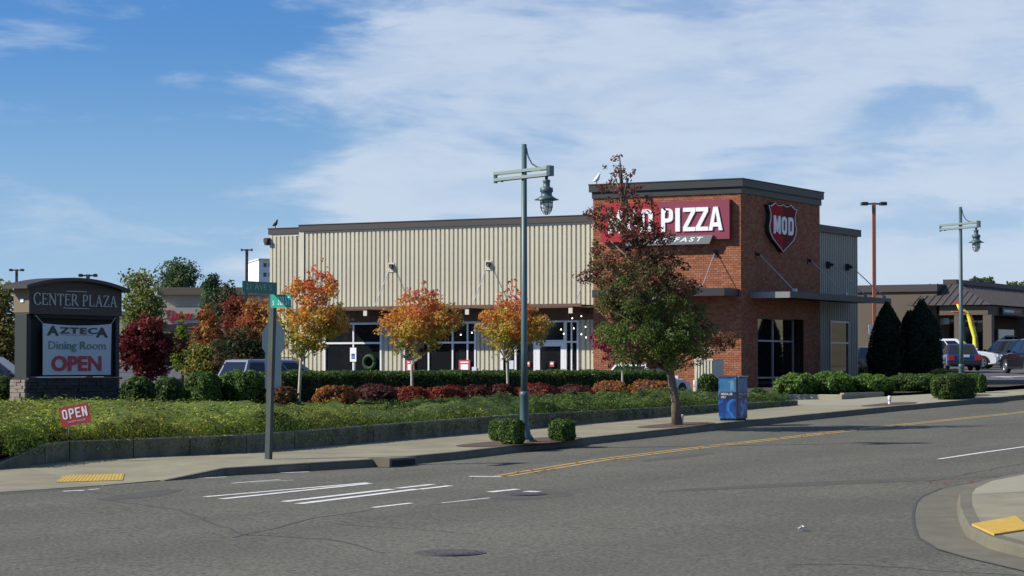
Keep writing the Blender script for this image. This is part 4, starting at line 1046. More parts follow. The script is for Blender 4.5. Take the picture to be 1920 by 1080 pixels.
# ================================================================ street lamps
def lamp(base, label):
    t = empty('street_lamp', base, label, 'street lamp', 'teal street lamps with a crossarm along the far kerb')
    MB().bbox(-.24,.24,-.24,.24,-.05,.06,.05).build('footing', M['kerb'], t)
    MB().lathe([(.20,.06),(.20,.10),(.15,.16),(.115,.30),(.10,.36),(.095,.98),(.105,1.0),(.105,1.05),(.085,1.10)], (0,0,0), 20).build('pole_base', M['teal'], t, True)
    MB().lathe([(.075,1.10),(.072,2.0),(.055,6.46),(.0,6.47)], (0,0,0), 16).build('pole', M['teal'], t, True)
    az = 5.80; k = .055
    for dz in (.085, -.055):
        for sy in (-.072, .072):
            MB().bar((-.72, sy, az+dz-.72*k), (.66, sy, az+dz+.66*k), .05, .062).build('crossarm_rail', M['tealp'], t)
    MB().box(.60,.68,-.10,.10,az-.05,az+.17).build('arm_cap', M['teal'], t); MB().box(-.74,-.69,-.04,.04,az-.16,az+.05).build('arm_cap', M['teal'], t)
    mb = MB(); mb.lathe([(.03,az-.14),(.03,az-.09),(.0,az-.09)], (-.55,0,0), 8); mb.build('bolt', M['teal'], t)
    P = [(.05,0,6.38),(.07,0,6.30),(.10,0,6.18),(.19,0,6.03),(.32,0,5.95),(.46,0,5.93),(.60,0,5.95)]
    MB().tube(P, .016, 6).build('brace', M['teal'], t, True)
    lx = .55; lz = az+.03
    lu = MB().lathe([(.035,lz-.02),(.035,lz-.16),(.085,lz-.17),(.085,lz-.20),(.075,lz-.22),(.075,lz-.32),(.14,lz-.34),(.145,lz-.42),(.12,lz-.44),(.12,lz-.50),(.16,lz-.54),(.275,lz-.60),(.28,lz-.615),(.12,lz-.60)], (lx,0,0), 20).build('luminaire', M['teal'], t, True)
    MB().lathe([(.10,lz-.61),(.115,lz-.66),(.115,lz-.74),(.095,lz-.82),(.05,lz-.88),(.0,lz-.895)], (lx,0,0), 16).build('globe', M['glassy'], lu, True)
    mb = MB()
    for a in range(8):
        c, s = math.cos(a*math.pi/4), math.sin(a*math.pi/4)
        mb.tube([(lx+r*c, r*s, lz+z) for r, z in ((.135,-.61),(.135,-.74),(.115,-.83),(.06,-.90),(.0,-.92))], .007, 4)
    for z, r in ((-.66,.14),(-.76,.135)): mb.tube([(lx+r*math.cos(a), r*math.sin(a), lz+z) for a in np.linspace(0, 6.2832, 17)], .008, 4)
    mb.build('cage', M['teal'], lu)
    return t
def lift(p, h=.15): return (p[0], p[1], gz(p[1])+h)
Lb = lift(gnd(983, 829, .15)); L1 = lamp(Lb, 'nearer green street lamp with hanging lantern, standing between two clipped box bushes')
L1.scale = (1,1,(1.0))
Pb = gnd(1803, 743, .15); L2 = copy_tree(L1); L2.location = lift(Pb); L2['label'] = 'farther green street lamp at the right, rising out of a boxy bush'
# tree pits of mulch
def pit_(cx, cy, rx, ry):
    mb = MB(); P = [(cx+rx*math.cos(a)*(1+.12*math.sin(3*a+cx)), cy+ry*math.sin(a)*(1+.1*math.cos(2*a))) for a in np.linspace(0, 2*math.pi, 25)[:-1]]
    mb.add([(x, y, gz(y)+.158) for x, y in P], [tuple(range(24))]); struct(mb.build('mulch_pit', M['mulch']))
pit_(Lb[0]-.1, Lb[1]+.1, .75, 2.6)
TB = lift(gnd(1270, 797, .15)); pit_(TB[0], TB[1], .65, 1.9)
pit_(gnd(1668,758,.15)[0], gnd(1668,758,.15)[1], .5, 2.2); pit_(Pb[0], Pb[1], .6, 2.6)

# ---------------------------------------------------------------- street name sign on its leaning post
b0 = lift(gnd(503, 863, .13), .13); D0 = depth(b0)
t = empty('street_sign', b0, 'dark leaning post carrying the green 21 AVE S and 320 ST street name blades', 'street sign')
top = atd(512.5, 541, D0)-np.array(b0)
MB().bar((0,0,-.15), top, .105, .105, up=(1,0,0)).build('post', M['pole_dark'], t)
MB().bar((top[0]-.03,top[1]-.3,top[2]+.075), (top[0]-.03,top[1]-.75,top[2]+.07), .04, .05).build('bracket', M['pole_dark'], t)
ob = np.array(b0)
xb = b0[0]+top[0]+.06
za, zb_ = onx(484, 550, xb)[2]-ob[2], onx(484, 528, xb)[2]-ob[2]; ya, yb = onx(455, 540, xb)[1]-ob[1], onx(519.5, 540, xb)[1]-ob[1]
MB().box(xb-ob[0]-.012, xb-ob[0], ya, yb, za, zb_).build('name_blade', M['green_shaded'], t)
txt('lettering', '21 AVE S', (xb-ob[0]+.001, ya+(yb-ya)*.08, za+.065), (0,1,0), (0,0,1), (yb-ya)*.76, zb_-za-.11, M['shaded_text'], t, .003, .0)
yb2 = b0[1]+top[1]-.06
x0, x1 = ony(507.5, 563, yb2)[0]-ob[0], ony(545.5, 563, yb2)[0]-ob[0]; z0, z1 = ony(530, 577, yb2)[2]-ob[2], ony(530, 552, yb2)[2]-ob[2]
MB().box(x0, x1, yb2-ob[1], yb2-ob[1]+.012, z0, z1).build('name_blade', M['green_lit'], t)
w_ = x1-x0
txt('lettering', '320 ST', (x0+w_*.36, yb2-ob[1]-.001, z0+.055), (1,0,0), (0,0,1), w_*.58, z1-z0-.10, M['sign_text'], t, .003, -.005)
txt('lettering', 'S', (x0+w_*.10, yb2-ob[1]-.001, z0+.05), (1,0,0), (0,0,1), w_*.07, (z1-z0)*.35, M['sign_text'], t, .003, .01)
# stop sign seen from behind, and the plate below it
p = onx(512, 730, -7.2); g0 = bz(-7.2, p[1]); D = depth(p); px_ = D/F
t = empty('stop_sign', (-7.2, p[1], g0), 'bare grey back of an octagonal sign behind the street name post', 'road sign')
zc = atd(515, 637, D)[2]-g0; r = 36*px_
MB().bar((0,0,-.2), (0,0,zc+r*.8), .06, .06, up=(1,0,0)).build('post', M['post'], t)
# the plates stand square to the parking aisle, facing away from the street
n_ = np.array([.62,-.78,0]); n_ /= np.linalg.norm(n_); a_ = np.array([-n_[1], n_[0], 0]); 
w2 = 41*px_/2/abs(a_.dot(_rt)) 
oc = [(w2*math.cos(R(22.5+45*i))/math.cos(R(22.5)), r*math.sin(R(22.5+45*i))/math.cos(R(22.5))) for i in range(8)]
MB().prism(oc, np.array([0,0,zc])+n_*.035, a_, (0,0,1), n_*.008).build('octagon_plate', M['stopback'], t)
zq0, zq1 = atd(512, 729, D)[2]-g0, atd(512, 664, D)[2]-g0; wq = 15*px_/abs(a_.dot(_rt))
MB().prism([(-wq,zq0),(wq,zq0),(wq,zq1),(-wq,zq1)], n_*.036, a_, (0,0,1), n_*.006).build('lower_plate', M['stopback'], t)
MB().prism([(-.09,zq0+.17),(.0,zq0+.17),(.0,zq0+.27),(-.09,zq0+.27)], n_*.043, a_, (0,0,1), n_*.002).build('sticker', M['white'], t)
# accessible parking sign
p = ony(664, 690, 33.2); g0 = gz(33.2); t = empty('parking_sign', (p[0], 33.2, g0), 'white accessible parking sign with blue symbol on a white post', 'parking sign')
D = depth(p); px_ = D/F; z = lambda py: atd(664, py, D)[2]-g0
MB().tube([(0,0,0),(0,0,z(675))], .06, 8).build('post', M['post'], t)
MB().prism([(-.15,z(678)),(.15,z(678)),(.15,z(652)),(-.15,z(652))], (0,-.07,0), (1,0,0), (0,0,1), (0,-.01,0)).build('sign_panel', M['white'], t)
MB().prism([(-.08,z(673)),(.08,z(673)),(.08,z(663)),(-.08,z(663))], (0,-.081,0), (1,0,0), (0,0,1), (0,-.003,0)).build('blue_symbol', mat('access_blue', (.01,.06,.35), .5), t)
sb = MB(); zz = z(668); sb.tube([(.045*math.cos(a)-.0, -.088, zz-.03+.045*math.sin(a)) for a in np.linspace(2.2, 6.6, 9)], .009, 4); sb.tube([(-.02,-.088,zz+.05),(-.01,-.088,zz-.01),(.035,-.088,zz-.015),(.05,-.088,zz-.06)], .010, 4)
sb.build('wheelchair_mark', M['white'], t)

# ---------------------------------------------------------------- monument sign
XM = -12.3
Y_ = lambda px: onx(px, 640, XM)[1]
Z_ = lambda px, py: onx(px, py, XM)[2]
ya, yb = Y_(55), Y_(228)
zb0 = bz(-9, ya); gm = Z_(140, 752)-.35
t = empty('monument_sign', (XM, (ya+yb)/2, gm), 'brown arched CENTER PLAZA monument sign on a stone base with a white banner', 'sign')
OM = np.array([XM, (ya+yb)/2, gm])
def mp(mb, name, m, parent=None, smooth=False):
    mb.v = [tuple(np.array(v)-OM) for v in mb.v]; return mb.build(name, m, parent or t, smooth)
TH = .50
zc_top, zc_bot = Z_(141, 541), Z_(141, 590.5); zf_b = Z_(141, 706)
mp(MB().box(XM-TH, XM, ya, yb, zc_bot, zc_top), 'cabinet', M['brown'])
mp(MB().box(XM-TH, XM-.005, ya-.012, ya-.001, zc_bot+.03, zc_top-.05), 'cabinet_end', M['tan'])
mp(MB().box(XM-TH*.55, XM-TH*.35, ya-.03, ya-.0125, zc_bot+.42*(zc_top-zc_bot), zc_bot+.56*(zc_top-zc_bot)), 'end_badge', M['white'])
# arched roof
y0r, y1r = Y_(42), Y_(236); ze = Z_(236, 543); zm = Z_(141, 521)
arc = []
for i in range(17):
    u = i/16; yy = y0r+(y1r-y0r)*u; arc.append((yy, ze + (zm-ze)*(1-(2*u-1)**2)))
th = .085
mb = MB(); mb.prism([(y, z) for y, z in arc] + [(y, z-th) for y, z in reversed(arc)], (XM+.14,0,0), (0,1,0), (0,0,1), (-TH-.28,0,0)); mp(mb, 'arched_roof', M['charcoal2'])
inn = [(y, z-th-.002) for y, z in arc if ya <= y <= yb]
mb = MB(); mb.prism([(ya, zc_top-.0)] + inn + [(yb, zc_top-.0)], (XM-.03,0,0), (0,1,0), (0,0,1), (-TH+.06,0,0)); mp(mb, 'gable_panel', M['brown'])
# frame and dark bay
zq = zc_bot
mp(MB().box(XM-TH+.03, XM-.12, ya+.12, yb-.12, zf_b, zq-.005), 'dark_bay', M['black'])
for a, b in ((ya-.02, ya+.14), (yb-.16, yb)):
    mp(MB().bbox(XM-TH+.04, XM-.06, a, b, zf_b-.02, zq-.003, .015), 'post', M['greygreen'])
mp(MB().box(XM-TH-.02, XM+.02, ya-.04, yb+.02, zf_b-.07, zf_b-.025), 'base_cap', M['stone'])
mp(MB().box(XM-.13, XM-.02, ya+.16, yb-.18, zq-.10, zq-.006), 'lower_rail', M['black'])
SER = {  # thick/thin strokes (x0,y0,x1,y1,width) and feet (x,y)
 'C': (.82, [], [(.93,.80),(.80,.93),(.60,1),(.42,1),(.20,.90),(.05,.68),(.02,.5),(.05,.32),(.20,.10),(.42,0),(.60,0),(.80,.07),(.95,.22)], []),
 'E': (.66, [(.18,0,.18,1,.13),(.0,.97,.9,.97,.06),(.0,.03,.95,.03,.06),(.18,.52,.72,.52,.06),(.90,.97,.90,.80,.06),(.95,.03,.95,.24,.06),(.72,.60,.72,.44,.05)], None, []),
 'N': (.86, [(.12,0,.12,1,.07),(.88,0,.88,1,.07),(.10,.98,.90,.02,.14)], None, [(.12,0),(.88,1),(.02,1)]),
 'T': (.74, [(.5,0,.5,1,.14),(.02,.97,.98,.97,.06),(.03,.97,.03,.78,.06),(.97,.97,.97,.78,.06)], None, [(.5,0)]),
 'R': (.80, [(.16,0,.16,1,.13),(.45,.46,.95,.02,.14)], [(.1,.97),(.45,.97),(.66,.90),(.70,.75),(.66,.58),(.45,.49),(.16,.49)], [(.16,0),(.90,0)]),
 'P': (.66, [(.18,0,.18,1,.14)], [(.1,.97),(.52,.97),(.80,.90),(.86,.73),(.80,.54),(.52,.46),(.18,.46)], [(.18,0)]),
 'L': (.66, [(.18,0,.18,1,.14),(.0,.03,.95,.03,.06),(.95,.03,.95,.26,.06)], None, [(.18,1)]),
 'A': (.84, [(.10,0,.50,1,.07),(.48,1,.88,0,.14),(.26,.34,.72,.34,.06)], None, [(.10,0),(.88,0)]),
 'Z': (.70, [(.05,.97,.92,.97,.06),(.90,.97,.08,.03,.14),(.05,.03,.95,.03,.06),(.06,.97,.06,.78,.06),(.95,.03,.95,.24,.06)], None, [])}
def serif_line(s, y0, y1, zlo, zhi, x, mtl):
    gap = .14; W = sum((.42 if c == ' ' else SER[c][0]+gap) for c in s)-gap; k = (y1-y0)/W; H = zhi-zlo; y = y0
    for c in s:
        if c == ' ': y += .42*k; continue
        w, bars, curve, feet = SER[c]; w *= k; mb = MB(); e = 0
        def bar_(a, b, cc, d, th):
            nonlocal e; th *= H*.95; p = np.array([y+a*w, zlo+b*H]); q = np.array([y+cc*w, zlo+d*H]); v = (q-p)/np.linalg.norm(q-p); n = np.array([-v[1], v[0]])*th/2; e += .0006
            if abs(v[0]) < .02 : pass
            mb.prism([tuple(p+n), tuple(p-n), tuple(q-n), tuple(q+n)], (x+e,0,0), (0,1,0), (0,0,1), (.02,0,0))
        for b in bars: bar_(*b)
        if curve:
            for (a, b), (cc, d) in zip(curve[:-1], curve[1:]):
                bar_(a, b, cc, d, .14 if abs(d-b)*H > abs(cc-a)*w*.9 else .075)
        for fx_, fy_ in feet: bar_(fx_-.16, abs(fy_-.025), fx_+.16, abs(fy_-.025), .05)
        mp(mb, 'letter', mtl); y += w + gap*k
serif_line('CENTER PLAZA', Y_(62), Y_(217.5), Z_(141,573.5), Z_(141,552), XM+.002, M['silver'])
lo = (lambda *a: None)('lettering', 'CENTER PLAZA', (XM+.004-OM[0], Y_(62)-OM[1], Z_(141, 573.5)-OM[2]), (0,1,0), (0,0,1), Y_(217.5)-Y_(62), Z_(141,552)-Z_(141,573.5), M['silver'], t, .02, -.004)
for py, a, b in ((546.5,124,162),(578,118,166)): mp(MB().box(XM+.001, XM+.01, Y_(a), Y_(b), Z_(141,py)-.008, Z_(141,py)+.008), 'rule_line', M['silver'])
# serifs on the capitals
cap_h = Z_(141,552)-Z_(141,573.5); mb = MB(); zlo, zhi = Z_(141, 573.5), Z_(141, 552)
# stones of the base
ys0, ys1 = Y_(48), Y_(226); z = gm; ri = 0
mp(MB().box(XM-TH+.0, XM-.03, ys0+.06, ys1-.04, gm-.2, zf_b-.07), 'base_core', M['black'])
while z < zf_b-.1:
    h = random.choice((.07,.09,.11)); h = min(h, zf_b-.072-z); y = ys0+.04
    while y < ys1-.03:
        L = random.uniform(.18,.5); b = min(y+L, ys1); pr = random.uniform(-.015,.03)
        if b-y > .05: mp(MB().bbox(XM-.06, XM+pr, y+.006, b-.006, z+.005, z+h-.004, .008), 'stone', M['stone'])
        y += L
    x = XM-TH
    while x < XM-.01:
        L = random.uniform(.14,.3); b = min(x+L, XM); pr = random.uniform(-.01,.03)
        if b-x > .05: mp(MB().bbox(x+.005, b-.005, ys0-pr, ys0+.06, z+.005, z+h-.004, .008), 'stone', M['stone_sunlit'])
        x += L
    z += h
# banner hung from two cords
yA, yB = Y_(78), Y_(207); zA = Z_(78, 606); zB = Z_(207, 607.5); zbot = Z_(141, 703)
bn = empty('banner', (XM+.03, (yA+yB)/2, (zA+zbot)/2), 'white AZTECA Dining Room OPEN banner hanging in the monument sign', 'banner'); OB2 = np.array(bn.location)
mb = MB(); n = 12; vs = []
for j in range(5):
    for i in range(n+1):
        u = i/n; v = j/4; ztop = zA + (zB-zA)*u - .05*(4*u*(1-u)); yy = yA+(yB-yA)*u; zz = ztop + (zbot-ztop)*v
        vs.append((XM+.03+.012*math.sin(u*9+v*2)-OB2[0], yy-OB2[1], zz-OB2[2]))
mb.add(vs, [(j*(n+1)+i, j*(n+1)+i+1, (j+1)*(n+1)+i+1, (j+1)*(n+1)+i) for j in range(4) for i in range(n)]); sheet_ = mb.build('vinyl_sheet', M['banner'], bn, True)
L_ = lambda s, a, b, c, d, m, bo=.0, nm='lettering', sp=1.0: txt(nm, s, (XM+.045-OB2[0], Y_(a)-OB2[1], Z_(141, d)-OB2[2]), (0,1,0), (0,0,1), Y_(b)-Y_(a), Z_(141, c)-Z_(141, d), m, bn, .003, bo, space=sp)
L_('A', 85, 108, 612, 630, M['bdark'], .045); L_('ZTEC', 109, 180, 614, 626, M['bdark'], .03, sp=1.15); L_('A', 177, 200, 613, 632, M['bdark'], .045)
L_('Dining Room', 88, 196, 640, 660, M['bgreen'], .008); L_('OPEN', 94, 188, 667, 696, M['bred'], .035)
mb = MB(); mb.box(XM+.044-OB2[0], XM+.047-OB2[0], Y_(112)-OB2[1], Y_(172)-OB2[1], Z_(141,628.6)-OB2[2], Z_(141,628)-OB2[2]); mb.build('rule_line', M['bred'], bn)
mb = MB(); mb.tube([(0, yA-OB2[1]+.03, zA-OB2[2]-.02), (-.02, yA-OB2[1]-.25, zq-OB2[2]-.03)], .008, 4); mb.build('cord', M['banner'], bn)
mb = MB(); mb.tube([(0, yB-OB2[1]-.03, zB-OB2[2]-.02), (-.02, yB-OB2[1]+.2, zq-OB2[2]-.03)], .008, 4); mb.build('cord', M['banner'], bn)

# red yard sign stuck in the ground cover
p = onx(141, 778, -3.1); t = empty('yard_sign', (p[0], p[1], p[2]), 'tilted small red OPEN yard sign standing in the ground cover', 'yard sign')
D = depth(p); px_ = D/F; n_ = -_fw*.97 - _rt*.10; n_ /= np.linalg.norm(n_); a_ = np.array([-n_[1], n_[0], 0]); w, h = 57*px_, 37*px_
if a_.dot(_rt) < 0: a_ = -a_
T_ = R(10.5); a2 = a_*math.cos(T_) + np.array([0,0,1])*math.sin(T_); b2 = -a_*math.sin(T_)*1.15 + np.array([0,0,1])*math.cos(T_)
MB().prism([(-w/2,-h/2),(w/2,-h/2),(w/2,h/2),(-w/2,h/2)], (0,0,0), a2, b2, n_*.008).build('panel', mat('yard_sign_red', (.42,.05,.045), .5), t)
for i, (ch, a) in enumerate(zip('OPEN', (.08,.31,.53,.75))):
    mb = MB(); letter(mb, ch, n_*.009 + a2*(-w/2+a*w) + b2*(-h*.5+h*.36), a2, b2, w*.17, h*.50, n_*.004, sw=.30); mb.build('letter', M['white'], t)
txt('lettering', 'HAPPY HOUR', n_*.009 + a2*(-w*.28) + b2*(-h*.36), a2, b2, w*.6, h*.10, M['banner'], t, .003, .0)
for s in (-.3, .3): MB().tube([a2*(s*w)-b2*h*.5, a2*(s*w)-b2*h*.5-np.array([0,0,.16])], .006, 5).build('stake', M['alug'], t)

# ---------------------------------------------------------------- blue printed cabinets
def cabinet(px0, px1, ptop, pbot, w, d, h, base, lab, dome=False, second=False):
    t = empty('printed_cabinet', base, lab, 'cabinet')
    MB().bbox(-w/2, w/2, 0, d, .06, h, .015).build('body', M['bluebox'], t)
    MB().box(-w/2+.03, w/2-.03, .03, d-.03, 0, .062).build('plinth', M['black'], t)
    if dome:
        P = [(-w/2-.01+ (w+.02)*i/10, .045*math.sin(math.pi*i/10)**.7) for i in range(11)]
        MB().prism(P, (0,-.01,h-.0), (1,0,0), (0,0,1), (0,d+.02,0)).build('lid', M['boxlid'], t)
    else: MB().bbox(-w/2-.01, w/2+.01, -.01, d+.01, h+.001, h+.04, .01).build('lid', M['alug'], t)
    for (o, a, n, W) in (((-w/2, -.003, 0), (1,0,0), (0,-.003,0), w), ((w/2+.003, 0, 0), (0,1,0), (.003,0,0), d)):
        o = np.array(o); m = .06*W; A = np.array(a)
        MB().prism([(m,h*.66),(W-m,h*.66),(W-m,h*.95),(m,h*.95)], o, A, (0,0,1), n).build('upper_print', M['boxtop'], t)
        MB().prism([(m,h*.50),(W-m,h*.50),(W-m,h*.655),(m,h*.655)], o, A, (0,0,1), n).build('dark_band', M['boxband'], t)
        n2 = np.array(n)*1.2; o2 = o+n2
        # pale standing figure
        fx = W*.74; fg = [(fx-.05,h*.68),(fx-.01,h*.68),(fx+.0,h*.76),(fx+.02,h*.68),(fx+.055,h*.68),(fx+.05,h*.80),(fx+.06,h*.88),(fx+.02,h*.90),(fx+.02,h*.94),(fx-.02,h*.94),(fx-.02,h*.90),(fx-.12,h*.90),(fx-.05,h*.86)]
        MB().prism(fg, o2, A, (0,0,1), np.array(n)).build('pale_figure', M['boxpale'], t)
        q = txt('lettering', 'MEDICAL USE', o2 + A*(W*.14) + np.array([0,0,h*.585]), A, (0,0,1), W*.62, h*.055, M['silver'], t, .002, .03)
        q = txt('lettering', 'ONLY', o2 + A*(W*.14) + np.array([0,0,h*.515]), A, (0,0,1), W*.28, h*.05, M['silver'], t, .002, .03)
    return t
bb = lift(gnd(1364, 789, .15)); D = depth(bb); px_ = D/F
wA = 36*px_/.874; dA = .30
cab = cabinet(0,0,0,0, 33*px_/.874, 24*px_/.486, 82*px_, (bb[0]-.0, bb[1]+.02, bb[2]), 'blue printed cabinet with a dark domed lid, standing by the kerb right of the tree', True)
MB().bbox(33*px_/.874/2-.03, 33*px_/.874/2+.012, -.012, .03, .06, 83*px_, .008).build('corner_post', M['boxband'], cab)
MB().box(33*px_/.874/2+.001, 33*px_/.874/2+.03, .05, 24*px_/.486, 82*px_+.001, 82*px_+.03).build('edge_trim', M['alug'], cab)

# white stub posts
for px, py, top_, lab in ((1278,796,777,'short white pipe stub beside the trunk of the big kerb tree'),(1668,758,742,'short white marker stub in the small pit at the far kerb'),(1303,734,713,'small white post in front of the dark bush by the brick tower')):
    p = gnd(px, py, .15) if py > 740 else onx(px, py, -6.8); D = depth(p); h = (py-top_)*D/F
    t = empty('marker_post', (p[0], p[1], (gz(p[1])+.15) if py > 740 else p[2]), lab, 'marker post')
    MB().lathe([(.045,0),(.045,h*.6),(.058,h*.62),(.058,h*.92),(.04,h),(0,h)], (0,0,0), 10).build('stub', M['post'], t); MB().lathe([(.062,h*.45),(.062,h*.5)], (0,0,0), 10).build('collar', M['alug'], t)

# ================================================================ planting
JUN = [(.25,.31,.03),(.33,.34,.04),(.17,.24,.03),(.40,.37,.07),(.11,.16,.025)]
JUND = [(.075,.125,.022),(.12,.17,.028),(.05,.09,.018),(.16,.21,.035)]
def puff(Q):       # rounded clumps with creases between them
    return .34*np.abs(vnoise(Q, 1.7, 3))**.7 + .22*np.abs(vnoise(Q, 4.4, 4))**.8 - .27
def juniper(n, xr, yr, frontfn, backfn, name, label=None):
    X = rng.uniform(*xr, n); Y = rng.uniform(*yr, n); fx = np.array([frontfn(y) for y in Y]); bx = np.array([backfn(y) for y in Y]); X = fx - (fx-bx)*rng.uniform(0, 1, n)
    P2 = np.stack([X, Y, np.zeros(n)], 1); bump = puff(P2)
    f_ = rng.uniform(0, 1, n) < .26; X = np.where(f_, fx - rng.uniform(-.10, .28, n), X); e = np.clip((fx+.12-X)/.30, 0, 1)**.45; eb = np.clip((X-bx)/.4, 0, 1)**.5; base = np.array([bz(x, y) for x, y in zip(X, Y)])
    left = np.clip((2-Y)/10, 0, 1); hgt = (.24+.17*left)*(1+.25*vnoise(P2, 1.1, 31)) * np.minimum(e, eb)
    top = hgt + bump*np.minimum(e, eb)
    Z = base + top*(1-rng.uniform(0, 1, n)**2*.35); Z = np.where(f_, base - .16 + (top+.16)*rng.uniform(0, 1, n), Z)
    P = np.stack([X, Y, Z], 1)
    # lighter green towards the left end of the bed
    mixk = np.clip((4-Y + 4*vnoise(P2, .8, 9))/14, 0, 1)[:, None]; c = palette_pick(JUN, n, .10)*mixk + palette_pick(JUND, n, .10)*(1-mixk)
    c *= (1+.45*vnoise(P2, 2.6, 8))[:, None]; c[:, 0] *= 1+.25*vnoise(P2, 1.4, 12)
    nr = np.stack([np.where(f_, 1.3, .1), np.zeros(n), np.where(f_, .25, 1.)], 1)
    o = leaves(name, P, .068, c, nr*.9, .40, rand=.5, lm=NEEDLE); stuff(o); return o
fF = lambda y: xw(y)-.08 if y > -13.6 else -3.4
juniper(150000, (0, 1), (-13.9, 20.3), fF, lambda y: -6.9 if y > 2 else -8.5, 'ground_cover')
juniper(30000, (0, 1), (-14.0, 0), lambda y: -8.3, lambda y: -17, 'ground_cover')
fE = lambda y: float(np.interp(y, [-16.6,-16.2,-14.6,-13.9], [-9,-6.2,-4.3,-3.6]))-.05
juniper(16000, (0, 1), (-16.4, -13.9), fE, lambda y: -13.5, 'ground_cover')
mb = MB(); rows = []
for yy in np.arange(-16.6, -13.7, .3):
    xa = fE(yy)-.1; rows.append([(xa+(-13.6-xa)*f, yy, gz(yy)+.05+.40*min(1, f*8)**.6) for f in np.linspace(0, 1, 14)])
mb.add([p for r in rows for p in r], [(j*14+i, (j+1)*14+i, (j+1)*14+i+1, j*14+i+1) for j in range(len(rows)-1) for i in range(13)]); stuff(mb.build('ground_cover_stems', M['core']))
# dark under-mass so the soil does not show through
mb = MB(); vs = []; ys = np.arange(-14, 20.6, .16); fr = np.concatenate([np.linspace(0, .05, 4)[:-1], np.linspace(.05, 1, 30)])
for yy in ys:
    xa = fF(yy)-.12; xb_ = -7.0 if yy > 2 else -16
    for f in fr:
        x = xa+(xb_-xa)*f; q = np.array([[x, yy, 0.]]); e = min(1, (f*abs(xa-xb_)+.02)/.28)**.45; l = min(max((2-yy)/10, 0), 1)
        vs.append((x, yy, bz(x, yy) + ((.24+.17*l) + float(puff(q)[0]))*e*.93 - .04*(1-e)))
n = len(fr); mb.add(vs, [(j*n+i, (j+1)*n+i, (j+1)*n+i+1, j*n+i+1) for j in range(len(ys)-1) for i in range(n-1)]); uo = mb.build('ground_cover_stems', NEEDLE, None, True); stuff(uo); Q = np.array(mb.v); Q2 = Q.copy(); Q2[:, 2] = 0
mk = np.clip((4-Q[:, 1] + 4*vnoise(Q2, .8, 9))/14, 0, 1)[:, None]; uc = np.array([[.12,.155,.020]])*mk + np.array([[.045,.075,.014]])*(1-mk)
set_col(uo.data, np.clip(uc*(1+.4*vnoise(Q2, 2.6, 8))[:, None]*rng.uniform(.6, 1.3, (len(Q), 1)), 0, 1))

BX = [(.045,.085,.020),(.07,.12,.025),(.03,.06,.016),(.10,.16,.03)]
BXL = [(.09,.16,.03),(.06,.12,.025),(.13,.20,.04),(.04,.08,.02)]
hy0, hy1 = onx(530, 700, -9.0)[1], 27.0
hedge('clipped_hedge', -10.1, -9.0, hy0, hy1, bz(-9.5, hy0)-.3, bz(-9.5, 19)-.2, onx(800, 697, -9.0)[2], 52000, BX, 'long clipped dark green hedge in front of the parked cars', .085)
def px_shrub(x, xl, xr, pt, pb, n, pal, lab, cat='shrub', group=None, ydepth=None, **kw):
    """bush whose near silhouette spans photo pixels xl..xr, pt..pb when standing at world x"""
    c = onx((xl+xr)/2, pb, x); D = depth(c); k = D/F; hw = (xr-xl)/2*k; h = (pb-pt)*k/2
    return shrub(kw.pop('name', 'shrub'), c, (hw*.95, ydepth or hw*.95, h), n, pal, lab, cat, group, **kw)
px_shrub(-9.0, 348, 414, 699, 762, 5200, BXL, 'rounded green shrub left of the parked silver car', size=.085, power=3.2, name='shrub')
px_shrub(-8.6, 408, 502, 697, 765, 6500, BXL, 'wide green shrub hiding the lower half of the silver car', size=.085, power=3.4, name='shrub')
for xl, xr, pt, x, lab in ((228,290,708,-12.5,'loose dark shrub at the right foot of the monument sign'),(285,345,709,-13,'dark shadowed shrub between the maple and the rounded green shrub'),(-60,40,706,-16,'black green shrub left of the stone sign base')):
    px_shrub(x, xl, xr, pt, 765, 3600, BX, lab, size=.10, power=2.6)
RB = [(.20,.030,.022),(.26,.045,.025),(.14,.022,.02),(.30,.07,.03)]; OB_ = [(.34,.14,.03),(.28,.10,.03),(.40,.18,.04),(.22,.09,.03)]; DB = [(.085,.022,.02),(.12,.03,.022),(.06,.02,.016)]; BR = [(.14,.08,.03),(.10,.055,.028),(.18,.10,.04)]
for xl, xr, pt, pal, lab in ((498,556,726,BR,'low brown shrub behind the stop sign post'),(590,668,724,OB_,'orange brown rounded shrub, leftmost of the barberry row'),(660,745,722,DB,'dark red brown shrub right of the orange brown one'),
        (736,804,725,RB,'red rounded shrub below the second young tree'),(805,876,724,RB,'bright red rounded shrub between the second and third young trees'),(868,925,722,DB,'dark maroon shrub left of the third young tree'),
        (920,968,722,DB,'dark maroon shrub at the foot of the third young tree'),(962,1048,721,RB,'red shrub just right of the nearer street lamp'),(1040,1112,722,DB,'dark brown shrub right of the lamp behind the ground cover'),
        (1110,1182,715,OB_,'orange shrub around the small forked crimson tree'),(1178,1262,713,OB_,'orange shrub left of the big kerb tree trunk')):
    px_shrub(-7.1, xl, xr, pt, 762, 2600, pal, lab, 'shrub', 'round barberry shrubs in a row', size=.075, power=2.5, corem=M['corer'], name='barberry_shrub', bumps=.22, nseed=xl)
px_shrub(-7.0, 1306, 1348, 702, 745, 2200, BX, 'small dark rounded shrub left of the blue cabinet', size=.08)
px_shrub(-3.2, 1404, 1440, 729, 757, 1500, BX, 'small dark rounded shrub right of the blue cabinet', size=.07)
p = gnd(1395, 757, .4)
